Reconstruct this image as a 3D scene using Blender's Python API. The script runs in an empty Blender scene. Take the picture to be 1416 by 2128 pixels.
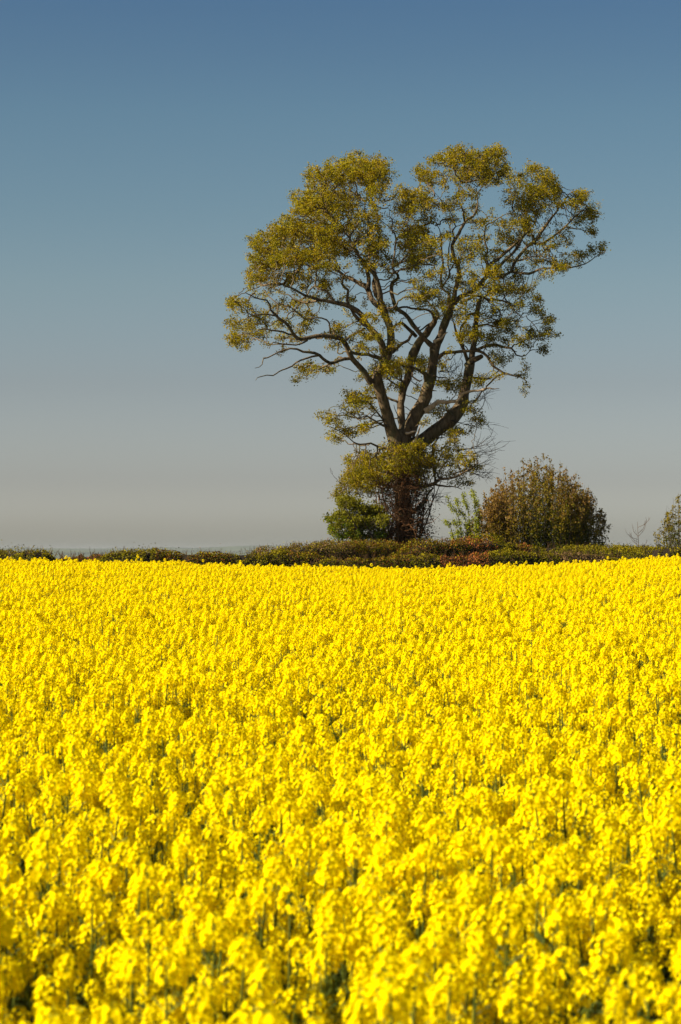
import bpy, math, random
import numpy as np
from mathutils import Vector, noise, Matrix

S = bpy.context.scene
COL = S.collection
rng = np.random.default_rng(7)
random.seed(7)

# ------------------------------------------------------------------ camera
CAMZ = 2.10
FPX, CX, CY, HOR = 5024.0, 708.0, 1064.0, 1147.0
PITCH = math.atan((HOR - CY) / FPX)
cd = bpy.data.cameras.new('camera')
cam = bpy.data.objects.new('camera', cd)
COL.objects.link(cam)
cam.location = (0, 0, CAMZ)
cam.rotation_euler = (math.pi / 2 + PITCH, 0, 0)
cd.sensor_fit = 'VERTICAL'
cd.sensor_height = 36
cd.sensor_width = 24
cd.lens = 85
cd.clip_start = 0.1
cd.clip_end = 60000
cd.dof.use_dof = True
cd.dof.focus_distance = 75
cd.dof.aperture_fstop = 8.5
S.camera = cam

# ------------------------------------------------------------------ light
SUN_AZ, SUN_EL = 72.0, 33.0      # degrees left of the viewing direction's back, above the horizon
a, e = math.radians(SUN_AZ), math.radians(SUN_EL)
to_sun = Vector((-math.sin(a) * math.cos(e), -math.cos(a) * math.cos(e), math.sin(e)))
sl = bpy.data.lights.new('sun', 'SUN')
sl.energy = 5.0
sl.angle = math.radians(0.53)
sl.color = (1.0, 0.90, 0.72)
so = bpy.data.objects.new('sun', sl)
so.location = (-30, -20, 40)
so.rotation_euler = to_sun.to_track_quat('Z', 'Y').to_euler()
COL.objects.link(so)

W = bpy.data.worlds.new('World')
S.world = W
W.use_nodes = True
wn, wl = W.node_tree.nodes, W.node_tree.links
wn.clear()
sky = wn.new('ShaderNodeTexSky')
sky.sky_type = 'NISHITA'
sky.sun_disc = False
sky.sun_elevation = e
sky.sun_rotation = math.atan2(to_sun.x, to_sun.y)
sky.altitude = 100
sky.air_density = 1.0
sky.dust_density = 1.6
sky.ozone_density = 1.0
tc = wn.new('ShaderNodeTexCoord')
sx = wn.new('ShaderNodeSeparateXYZ')
rp = wn.new('ShaderNodeValToRGB')
rp.color_ramp.interpolation = 'LINEAR'
SKY_RAMP = [(0.0000, (0.842, 0.833, 0.847)), (0.0173, (0.730, 0.748, 0.856)), (0.0293, (0.566, 0.573, 0.678)), (0.0691, (0.436, 0.431, 0.479)),
            (0.1089, (0.389, 0.421, 0.431)), (0.1387, (0.334, 0.393, 0.405)), (0.1785, (0.283, 0.363, 0.386)), (0.2024, (0.245, 0.325, 0.369)),
            (0.2263, (0.212, 0.297, 0.361)), (0.3000, (0.178, 0.262, 0.332)), (1.0000, (0.178, 0.262, 0.332))]
for i, (p, c) in enumerate(SKY_RAMP):
    el = rp.color_ramp.elements[0] if i == 0 else (rp.color_ramp.elements[-1] if p == 1.0 else rp.color_ramp.elements.new(p))
    el.position = p
    el.color = (*c, 1)
mx = wn.new('ShaderNodeMix')
mx.data_type = 'RGBA'
mx.blend_type = 'MULTIPLY'
mx.inputs[0].default_value = 1.0
bg = wn.new('ShaderNodeBackground')
bg.inputs['Strength'].default_value = 0.10
wo = wn.new('ShaderNodeOutputWorld')
wl.new(tc.outputs['Generated'], sx.inputs[0])
wl.new(sx.outputs['Z'], rp.inputs[0])
wl.new(sky.outputs[0], mx.inputs[6])
wl.new(rp.outputs[0], mx.inputs[7])
wl.new(mx.outputs[2], bg.inputs['Color'])
wl.new(bg.outputs[0], wo.inputs[0])

S.view_settings.view_transform = 'Standard'
S.view_settings.look = 'None'
S.view_settings.exposure = 0.95
S.view_settings.gamma = 1.0
S.cycles.max_bounces = 6
S.cycles.diffuse_bounces = 3
S.cycles.transmission_bounces = 4
S.cycles.transparent_max_bounces = 4
S.cycles.volume_bounces = 0
S.cycles.use_denoising = True
S.cycles.denoiser = 'OPENIMAGEDENOISE'
S.cycles.denoising_input_passes = 'RGB_ALBEDO_NORMAL'
S.cycles.denoising_prefilter = 'ACCURATE'


# ------------------------------------------------------------------ helpers
def P(px, py, Y):
    """the place at distance Y in front of the camera that the lens shows at photograph pixel px, py"""
    u, v = (px - CX) / FPX, (CY - py) / FPX
    dy = math.cos(PITCH) - v * math.sin(PITCH)
    dz = math.sin(PITCH) + v * math.cos(PITCH)
    return np.array([u * Y / dy, Y, CAMZ + dz * Y / dy])


def tag(o, label=None, cat=None, group=None, kind=None):
    for k, v in (('label', label), ('category', cat), ('group', group), ('kind', kind)):
        if v:
            o[k] = v
    return o


def empty(name, loc, label, cat, group=None):
    o = bpy.data.objects.new(name, None)
    o.empty_display_size = 0.3
    COL.objects.link(o)
    o.location = loc
    return tag(o, label, cat, group)


def mesh_np(name, V, F, cols=None, smooth=True):
    """V (n,3), F list of (m,k) arrays, cols (sum m,3) per face"""
    me = bpy.data.meshes.new(name)
    if not isinstance(F, list):
        F = [F]
    F = [f for f in F if len(f)]
    me.vertices.add(len(V))
    me.vertices.foreach_set('co', np.asarray(V, np.float32).ravel())
    loops = np.concatenate([f.ravel() for f in F]).astype(np.int32)
    cnt = np.concatenate([np.full(len(f), f.shape[1]) for f in F])
    st = np.concatenate([[0], np.cumsum(cnt)[:-1]]).astype(np.int32)
    me.loops.add(len(loops))
    me.loops.foreach_set('vertex_index', loops)
    me.polygons.add(len(cnt))
    me.polygons.foreach_set('loop_start', st)
    if smooth:
        me.polygons.foreach_set('use_smooth', np.ones(len(cnt), bool))
    me.update(calc_edges=True)
    if cols is not None:
        at = me.attributes.new('tint', 'FLOAT_COLOR', 'FACE')
        c4 = np.ones((len(cnt), 4), np.float32)
        c4[:, :3] = cols
        at.data.foreach_set('color', c4.ravel())
    return me


def obj(name, me, mat, parent=None, loc=None):
    if mat is not None:
        me.materials.clear()
        for m in (mat if isinstance(mat, (list, tuple)) else [mat]):
            me.materials.append(m)
    o = bpy.data.objects.new(name, me)
    COL.objects.link(o)
    if parent is not None:
        o.parent = parent
        o.location = -Vector(parent.location)      # world-space vertices under a placed parent
    if loc is not None:
        o.location = loc
    return o


def frames(pts):
    n = len(pts)
    T = np.zeros((n, 3))
    T[1:-1] = pts[2:] - pts[:-2]
    T[0] = pts[1] - pts[0]
    T[-1] = pts[-1] - pts[-2]
    T /= np.linalg.norm(T, axis=1)[:, None] + 1e-9
    A = np.zeros((n, 3))
    ref = np.array([1.0, 0, 0]) if abs(T[0][0]) < 0.8 else np.array([0, 1.0, 0])
    u = np.cross(T[0], ref)
    u /= np.linalg.norm(u)
    for i in range(n):
        u = u - T[i] * np.dot(u, T[i])
        u /= np.linalg.norm(u) + 1e-9
        A[i] = u
    return T, A, np.cross(T, A)


class Tubes:
    def __init__(self):
        self.V, self.Q, self.C, self.n = [], [], [], 0

    def add(self, pts, rad, sides=5, col=None, rough=0.0, cap=True):
        pts = np.asarray(pts, float)
        rad = np.asarray(rad, float)
        if len(pts) < 2:
            return
        T, A, B = frames(pts)
        ang = np.linspace(0, 2 * math.pi, sides, endpoint=False)
        R = np.repeat(rad[:, None], sides, 1)
        if rough > 0:
            R = R * (1 + rough * (rng.random(R.shape) - 0.5))
        ring = pts[:, None] + R[..., None] * (np.cos(ang)[None, :, None] * A[:, None] + np.sin(ang)[None, :, None] * B[:, None])
        n = len(pts)
        idx = self.n + np.arange(n * sides).reshape(n, sides)
        q = np.stack([idx[:-1], np.roll(idx[:-1], -1, 1), np.roll(idx[1:], -1, 1), idx[1:]], -1).reshape(-1, 4)
        self.V.append(ring.reshape(-1, 3))
        self.Q.append(q)
        self.C.append(np.tile(np.array(col if col is not None else (1, 1, 1), float), (len(q), 1)))
        self.n += n * sides
        if cap and sides > 3 and rad[-1] > 0.012:
            tip = pts[-1] + T[-1] * rad[-1] * 0.5
            self.V.append(tip[None])
            l = idx[-1]
            t = np.stack([l, np.roll(l, -1), np.full(sides, self.n), np.full(sides, self.n)], -1)
            self.n += 1
            self.Tt = getattr(self, 'Tt', [])
            self.Tt.append(t[:, :3])

    def mesh(self, name):
        Q = np.concatenate(self.Q)
        C = np.concatenate(self.C)
        Fs = [Q]
        if getattr(self, 'Tt', None):
            t = np.concatenate(self.Tt)
            Fs.append(t)
            C = np.concatenate([C, np.ones((len(t), 3))])
        return mesh_np(name, np.concatenate(self.V), Fs, C)


def unit(a):
    return a / (np.linalg.norm(a, axis=-1, keepdims=True) + 1e-9)


def leaf_mesh(name, C, size, cols, up=0.3, D=None, aspect=0.55, flat=0.6, bias=None):
    """one folded leaf (four corners, raised middle rib) per centre"""
    n = len(C)
    if D is None:
        D = rng.normal(size=(n, 3))
        D[:, 2] += up
    D = unit(D)
    N = rng.normal(size=(n, 3))
    N[:, 2] += flat
    if bias is not None:
        N = N * 0.8 + bias
    Sd = unit(np.cross(D, N))
    Nn = unit(np.cross(Sd, D))
    s = np.asarray(size)[:, None]
    base = C - D * s * 0.5
    tip = C + D * s * 0.5 - Nn * s * 0.12
    l = C + Sd * s * aspect * 0.5 + Nn * s * 0.12
    r = C - Sd * s * aspect * 0.5 + Nn * s * 0.12
    V = np.stack([base, r, tip, l], 1).reshape(-1, 3)
    F = np.arange(4 * n).reshape(-1, 4)
    return mesh_np(name, V, F, cols, smooth=False)


def catmull(pts, vals, step):
    pts = np.asarray(pts, float)
    vals = np.asarray(vals, float)
    out, ov = [], []
    Pp = np.vstack([2 * pts[0] - pts[1], pts, 2 * pts[-1] - pts[-2]])
    for i in range(len(pts) - 1):
        p0, p1, p2, p3 = Pp[i], Pp[i + 1], Pp[i + 2], Pp[i + 3]
        k = max(2, int(np.linalg.norm(p2 - p1) / step))
        for j in range(k):
            t = j / k
            out.append(0.5 * ((2 * p1) + (-p0 + p2) * t + (2 * p0 - 5 * p1 + 4 * p2 - p3) * t * t + (-p0 + 3 * p1 - 3 * p2 + p3) * t ** 3))
            ov.append(vals[i] * (1 - t) + vals[i + 1] * t)
    out.append(pts[-1])
    ov.append(vals[-1])
    return np.array(out), np.array(ov)


# ------------------------------------------------------------------ materials
def new_mat(name):
    m = bpy.data.materials.new(name)
    m.use_nodes = True
    nt = m.node_tree
    nt.nodes.clear()
    return m, nt, nt.nodes, nt.links


def leaf_mat(name, trans=0.35, rough=0.55, base=(1, 1, 1), tcol=(1.25, 1.15, 0.6), noise_amt=0.35, spec=0.25):
    m, nt, n, l = new_mat(name)
    at = n.new('ShaderNodeAttribute')
    at.attribute_name = 'tint'
    geo = n.new('ShaderNodeNewGeometry')
    nz = n.new('ShaderNodeTexNoise')
    nz.inputs['Scale'].default_value = 3.0
    nz.inputs['Detail'].default_value = 3
    mr = n.new('ShaderNodeMapRange')
    mr.inputs['From Min'].default_value = 0.3
    mr.inputs['From Max'].default_value = 0.7
    mr.inputs['To Min'].default_value = 1 - noise_amt
    mr.inputs['To Max'].default_value = 1 + noise_amt
    vm = n.new('ShaderNodeVectorMath')
    vm.operation = 'SCALE'
    l.new(geo.outputs['Position'], nz.inputs['Vector'])
    l.new(nz.outputs['Fac'], mr.inputs['Value'])
    l.new(at.outputs['Color'], vm.inputs[0])
    l.new(mr.outputs[0], vm.inputs['Scale'])
    vb = n.new('ShaderNodeVectorMath')
    vb.operation = 'MULTIPLY'
    vb.inputs[1].default_value = base
    l.new(vm.outputs[0], vb.inputs[0])
    pb = n.new('ShaderNodeBsdfPrincipled')
    pb.inputs['Roughness'].default_value = rough
    pb.inputs['Specular IOR Level'].default_value = spec
    l.new(vb.outputs[0], pb.inputs['Base Color'])
    tr = n.new('ShaderNodeBsdfTranslucent')
    vt = n.new('ShaderNodeVectorMath')
    vt.operation = 'MULTIPLY'
    vt.inputs[1].default_value = tcol
    l.new(vb.outputs[0], vt.inputs[0])
    l.new(vt.outputs[0], tr.inputs['Color'])
    ms = n.new('ShaderNodeMixShader')
    ms.inputs[0].default_value = trans
    l.new(pb.outputs[0], ms.inputs[1])
    l.new(tr.outputs[0], ms.inputs[2])
    out = n.new('ShaderNodeOutputMaterial')
    l.new(ms.outputs[0], out.inputs[0])
    return m


def bark_mat(name, c1, c2, scale=6.0, bump=0.6, lichen=None):
    m, nt, n, l = new_mat(name)
    geo = n.new('ShaderNodeNewGeometry')
    mp = n.new('ShaderNodeMapping')
    mp.inputs['Scale'].default_value = (1, 1, 0.28)
    l.new(geo.outputs['Position'], mp.inputs['Vector'])
    nz = n.new('ShaderNodeTexNoise')
    nz.inputs['Scale'].default_value = scale
    nz.inputs['Detail'].default_value = 6
    nz.inputs['Roughness'].default_value = 0.7
    l.new(mp.outputs[0], nz.inputs['Vector'])
    cr = n.new('ShaderNodeValToRGB')
    cr.color_ramp.elements[0].position = 0.36
    cr.color_ramp.elements[0].color = (*c1, 1)
    cr.color_ramp.elements[1].position = 0.66
    cr.color_ramp.elements[1].color = (*c2, 1)
    l.new(nz.outputs['Fac'], cr.inputs[0])
    colout = cr.outputs[0]
    if lichen:
        n2 = n.new('ShaderNodeTexNoise')
        n2.inputs['Scale'].default_value = 1.6
        n2.inputs['Detail'].default_value = 5
        l.new(geo.outputs['Position'], n2.inputs['Vector'])
        c2r = n.new('ShaderNodeValToRGB')
        c2r.color_ramp.elements[0].position = 0.5
        c2r.color_ramp.elements[1].position = 0.66
        l.new(n2.outputs['Fac'], c2r.inputs[0])
        mm = n.new('ShaderNodeMix')
        mm.data_type = 'RGBA'
        mm.inputs[7].default_value = (*lichen, 1)
        l.new(c2r.outputs[0], mm.inputs[0])
        l.new(colout, mm.inputs[6])
        colout = mm.outputs[2]
    pb = n.new('ShaderNodeBsdfPrincipled')
    pb.inputs['Roughness'].default_value = 0.9
    pb.inputs['Specular IOR Level'].default_value = 0.15
    l.new(colout, pb.inputs['Base Color'])
    bp = n.new('ShaderNodeBump')
    bp.inputs['Strength'].default_value = bump
    bp.inputs['Distance'].default_value = 0.05
    l.new(nz.outputs['Fac'], bp.inputs['Height'])
    l.new(bp.outputs[0], pb.inputs['Normal'])
    out = n.new('ShaderNodeOutputMaterial')
    l.new(pb.outputs[0], out.inputs[0])
    return m


M_LEAF = leaf_mat('leaf', 0.42, spec=0.08, noise_amt=0.25)
M_HEDGE = leaf_mat('hedge_leaf', 0.15, noise_amt=0.35, spec=0.0, rough=0.9)
M_PETAL = leaf_mat('petal', 0.29, rough=0.6, tcol=(1.05, 1.0, 0.3), noise_amt=0.05, spec=0.0)
M_STEM = leaf_mat('stem_green', 0.12, rough=0.5, noise_amt=0.15)
M_BARK = bark_mat('oak_bark', (0.040, 0.027, 0.015), (0.225, 0.158, 0.088), 7, 1.0, lichen=(0.105, 0.095, 0.042))
M_TWIG = bark_mat('twig_bark', (0.035, 0.024, 0.016), (0.09, 0.065, 0.042), 9, 0.3)
M_DEAD = bark_mat('dead_wood', (0.36, 0.25, 0.16), (0.62, 0.46, 0.32), 9, 0.5)
M_RUST = bark_mat('rusty_twig', (0.060, 0.028, 0.011), (0.19, 0.088, 0.035), 9, 0.3)
M_GREYTWIG = bark_mat('grey_twig', (0.05, 0.028, 0.012), (0.14, 0.078, 0.034), 9, 0.3)
M_CORE = bark_mat('hedge_core_shade', (0.010, 0.007, 0.004), (0.030, 0.020, 0.010), 9, 0.3)  # wood tone darkened to carry the shade deep inside the hedges


# ------------------------------------------------------------------ terrain
EDGE = np.array([(-400, 1157), (0, 1163), (200, 1166), (400, 1171), (600, 1176), (850, 1181), (1000, 1178),
                 (1150, 1172), (1300, 1163), (1416, 1157), (1900, 1147)], float)
FIELD_END = 72.0
PLANT_H = 1.17


def ground_z(x, y):
    x = np.asarray(x, float)
    y = np.asarray(y, float)
    px = CX + x / np.maximum(y, 30.0) * FPX
    ey = np.interp(px, EDGE[:, 0], EDGE[:, 1]) + 4.5
    gz = CAMZ - (ey - HOR) / FPX * FIELD_END - PLANT_H
    t = np.clip((y - 8) / (FIELD_END - 8), 0, 1)
    s = t * t * (3 - 2 * t)
    z = gz * s
    # beyond the lane the land drops away to a low plain
    d = np.clip((y - 110) / 1400, 0, 1)
    z = z - 60 * d * d * (3 - 2 * d)
    db = np.clip((np.abs(x) - 80) / 1600, 0, 1) + np.clip((-y - 60) / 1600, 0, 1)
    db = np.clip(db, 0, 1)
    z = np.where(y > 110, z, z - 12 * db * db * (3 - 2 * db) * (1 - d))
    z = z + 0.04 * np.sin(x * 0.7 + 1.3) * np.sin(y * 0.41)
    return z


def make_ground():
    def axis(lim):
        a = list(np.arange(0, 24, 1.0))
        v, st = 24.0, 1.5
        while v < lim:
            a.append(v)
            v += st
            st *= 1.09 if v > 100 else 1.0
        a.append(lim)
        return np.array(a)
    p = axis(14000)
    xs = np.concatenate([-p[::-1][:-1], p])
    ys = xs.copy()
    X, Y = np.meshgrid(xs, ys)
    Z = ground_z(X, Y)
    n = len(xs)
    V = np.stack([X, Y, Z], -1).reshape(-1, 3)
    i = np.arange(n * n).reshape(n, n)
    F = np.stack([i[:-1, :-1], i[:-1, 1:], i[1:, 1:], i[1:, :-1]], -1).reshape(-1, 4)
    me = mesh_np('ground', V, F)
    m, nt, nd, l = new_mat('meadow_ground')
    geo = nd.new('ShaderNodeNewGeometry')
    n1 = nd.new('ShaderNodeTexNoise')
    n1.inputs['Scale'].default_value = 0.9
    n1.inputs['Detail'].default_value = 8
    n2 = nd.new('ShaderNodeTexNoise')
    n2.inputs['Scale'].default_value = 14
    n2.inputs['Detail'].default_value = 5
    l.new(geo.outputs['Position'], n1.inputs['Vector'])
    l.new(geo.outputs['Position'], n2.inputs['Vector'])
    cr = nd.new('ShaderNodeValToRGB')
    cr.color_ramp.elements[0].position = 0.35
    cr.color_ramp.elements[0].color = (0.035, 0.03, 0.015, 1)
    cr.color_ramp.elements[1].position = 0.65
    cr.color_ramp.elements[1].color = (0.05, 0.075, 0.02, 1)
    ad = nd.new('ShaderNodeMath')
    ad.operation = 'ADD'
    ml = nd.new('ShaderNodeMath')
    ml.operation = 'MULTIPLY'
    ml.inputs[1].default_value = 0.5
    l.new(n1.outputs['Fac'], ad.inputs[0])
    l.new(n2.outputs['Fac'], ad.inputs[1])
    l.new(ad.outputs[0], ml.inputs[0])
    l.new(ml.outputs[0], cr.inputs[0])
    pb = nd.new('ShaderNodeBsdfPrincipled')
    pb.inputs['Roughness'].default_value = 0.95
    l.new(cr.outputs[0], pb.inputs['Base Color'])
    bp = nd.new('ShaderNodeBump')
    bp.inputs['Strength'].default_value = 0.6
    bp.inputs['Distance'].default_value = 0.06
    l.new(n2.outputs['Fac'], bp.inputs['Height'])
    l.new(bp.outputs[0], pb.inputs['Normal'])
    out = nd.new('ShaderNodeOutputMaterial')
    l.new(pb.outputs[0], out.inputs[0])
    tag(obj('ground', me, m), kind='structure')


make_ground()


def make_hills():
    m, nt, nd, l = new_mat('far_woods_and_fields')
    geo = nd.new('ShaderNodeNewGeometry')
    nz = nd.new('ShaderNodeTexNoise')
    nz.inputs['Scale'].default_value = 0.006
    nz.inputs['Detail'].default_value = 5
    l.new(geo.outputs['Position'], nz.inputs['Vector'])
    cr = nd.new('ShaderNodeValToRGB')
    cr.color_ramp.elements[0].position = 0.42
    cr.color_ramp.elements[0].color = (0.03, 0.045, 0.02, 1)
    cr.color_ramp.elements[1].position = 0.6
    cr.color_ramp.elements[1].color = (0.07, 0.09, 0.035, 1)
    l.new(nz.outputs['Fac'], cr.inputs[0])
    pb = nd.new('ShaderNodeBsdfPrincipled')
    pb.inputs['Roughness'].default_value = 1
    l.new(cr.outputs[0], pb.inputs['Base Color'])
    out = nd.new('ShaderNodeOutputMaterial')
    l.new(pb.outputs[0], out.inputs[0])
    for Y0, prof, width, seed in (
            (7000, [(-4500, 1146), (-1500, 1143), (-300, 1146), (0, 1146), (90, 1144), (200, 1144.5), (300, 1147), (700, 1148), (1200, 1147), (1416, 1145), (3000, 1143), (6000, 1146)], 900, 3),
            (10000, [(-4500, 1141), (-1500, 1137), (-300, 1140), (0, 1139.5), (40, 1137), (90, 1139), (205, 1140), (300, 1139), (345, 1136.5),
                     (400, 1139), (425, 1138), (480, 1135), (540, 1133.5), (620, 1134), (700, 1136), (850, 1140), (1100, 1143),
                     (1300, 1143), (1416, 1141), (2200, 1138), (4000, 1143), (6000, 1141)], 1500, 9)):
        pr = np.array(prof, float)
        pxs = np.linspace(-4500, 6000, 500)
        top = np.interp(pxs, pr[:, 0], pr[:, 1])
        xs = (pxs - CX) / FPX * Y0
        zt = CAMZ + (HOR - top) / FPX * Y0
        zt = zt + np.array([1.6 * noise.noise(Vector((x * 0.004, seed, 0))) + 1.0 * noise.noise(Vector((x * 0.02, seed, 0))) for x in xs])
        rows = 9
        V = []
        for r in range(rows):
            t = r / (rows - 1)
            prof_h = math.sin(t * math.pi) ** 0.8 if 0 < t < 1 else 0
            V.append(np.stack([xs, np.full_like(xs, Y0 - width + 2 * width * t), -62 + (zt + 62) * prof_h], -1))
        V = np.concatenate(V)
        n = len(xs)
        i = np.arange(rows * n).reshape(rows, n)
        F = np.stack([i[:-1, :-1], i[:-1, 1:], i[1:, 1:], i[1:, :-1]], -1).reshape(-1, 4)
        tag(obj('distant_hills', mesh_np('distant_hills', V, F), m), kind='structure')


make_hills()


def make_haze():
    me = bpy.data.meshes.new('haze')
    x, y, z0, z1 = 14500, 14500, -75, 26
    v = [(sx_ * x, sy_ * y, z) for z in (z0, z1) for sx_, sy_ in ((-1, -1), (1, -1), (1, 1), (-1, 1))]
    me.from_pydata(v, [], [(3, 2, 1, 0), (4, 5, 6, 7), (0, 1, 5, 4), (1, 2, 6, 5), (2, 3, 7, 6), (3, 0, 4, 7)])
    m, nt, n, l = new_mat('haze_air')
    pv = n.new('ShaderNodeVolumePrincipled')
    pv.inputs['Color'].default_value = (0.50, 0.54, 0.58, 1)
    pv.inputs['Density'].default_value = HAZE
    pv.inputs['Anisotropy'].default_value = 0.0
    out = n.new('ShaderNodeOutputMaterial')
    l.new(pv.outputs[0], out.inputs['Volume'])
    tag(obj('haze', me, m), kind='stuff', label='thin blue air between the hedges and the far hills')


HAZE = 6e-5
make_haze()


# ------------------------------------------------------------------ growth of branches into foliage
def grow(seeds, seed_rad, attr, step=0.22, kill=0.32, infl=5.0, iters=70, wig=0.12, up=0.12):
    """seeds (n,3) wood that exists; attr (m,3) points that leaves want to reach. Returns chains and tip nodes."""
    pos = [p for p in seeds]
    par = [-1] * len(seeds)
    A = attr.copy()
    ns = len(seeds)
    near = np.full(len(A), 1e9)
    who = np.zeros(len(A), int)
    newp = np.array(seeds)
    newi = np.arange(ns)
    for it in range(iters):
        if len(A) == 0 or len(newp) == 0:
            break
        for c in range(0, len(newp), 400):
            d = np.linalg.norm(A[:, None] - newp[None, c:c + 400], axis=2)
            j = d.argmin(1)
            dm = d[np.arange(len(A)), j]
            b = dm < near
            near[b] = dm[b]
            who[b] = newi[c:c + 400][j[b]]
        keep = near > kill
        A, near, who = A[keep], near[keep], who[keep]
        act = near < infl
        if not act.any():
            break
        parr = np.array(pos)
        vec = unit(A[act] - parr[who[act]])
        ids, inv = np.unique(who[act], return_inverse=True)
        sm = np.zeros((len(ids), 3))
        np.add.at(sm, inv, vec)
        dirs = unit(unit(sm) + np.array([0, 0, up]) + rng.normal(size=sm.shape) * 0.28)
        newp = parr[ids] + dirs * step
        newi = np.arange(len(pos), len(pos) + len(ids))
        pos.extend(list(newp))
        par.extend(list(ids))
    pos = np.array(pos)
    par = np.array(par)
    n = len(pos)
    # radii and subtree sizes
    tips = np.zeros(n)
    kids = [[] for _ in range(n)]
    for i in range(ns, n):
        kids[par[i]].append(i)
    size = np.zeros(n, int)
    rad = np.zeros(n)
    e_ = 2.0
    for i in range(n - 1, ns - 1, -1):
        if not kids[i]:
            size[i] = 1
            rad[i] = 0.0088
        else:
            size[i] = 1 + sum(size[k] for k in kids[i])
            rad[i] = (sum(rad[k] ** e_ for k in kids[i])) ** (1 / e_) * 1.012
    # sway
    for i in range(ns, n):
        p = pos[i]
        q = Vector(p * 1.3)
        pos[i] = p + wig * np.array(noise.noise_vector(q))
    chains = []
    for i in range(n):
        if i >= ns and par[i] >= 0 and kids[par[i]] and par[i] >= ns:
            main = max(kids[par[i]], key=lambda k: rad[k])
            if main == i:
                continue
        if i < ns:
            continue
        p0 = par[i]
        lim = seed_rad[p0] * 0.8 if p0 < ns else 9
        ch, rr = [pos[p0]], [min(rad[i] * 1.15, lim)]
        k = i
        while True:
            ch.append(pos[k])
            rr.append(min(rad[k], lim))
            if not kids[k]:
                break
            k = max(kids[k], key=lambda q_: rad[q_])
        chains.append((np.array(ch), np.array(rr)))
    return pos[ns:], size[ns:], chains


# ------------------------------------------------------------------ the big oak
TY = 92.0
R = {1: (450, 280, 3.371), 2: (850, 280, 3.293), 3: (640, 700, 3.218), 6: (780, 440, 5.057), 8: (660, 960, 4.72)}


def up_(r, x, y):
    ox, oy, s = R[r]
    return ox + x / s, oy + y / s


def trace(r, pts, d0, d1, wig=0.03, dmid=0.0):
    """pts: (x, y, width) as measured on the enlarged photograph, d0..d1 metres behind the trunk plane"""
    s = R[r][2]
    out, rad = [], []
    n = len(pts)
    w = None
    for i, p in enumerate(pts):
        x, y = up_(r, p[0], p[1])
        t = i / (n - 1)
        d = d0 + (d1 - d0) * t + dmid * math.sin(math.pi * t)
        out.append(P(x, y, TY + d))
        rad.append(p[2] / s / FPX * TY / 2 * (0.86 if p[2] / s < 20 else 0.95))
    return catmull(out, rad, 0.22)


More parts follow.
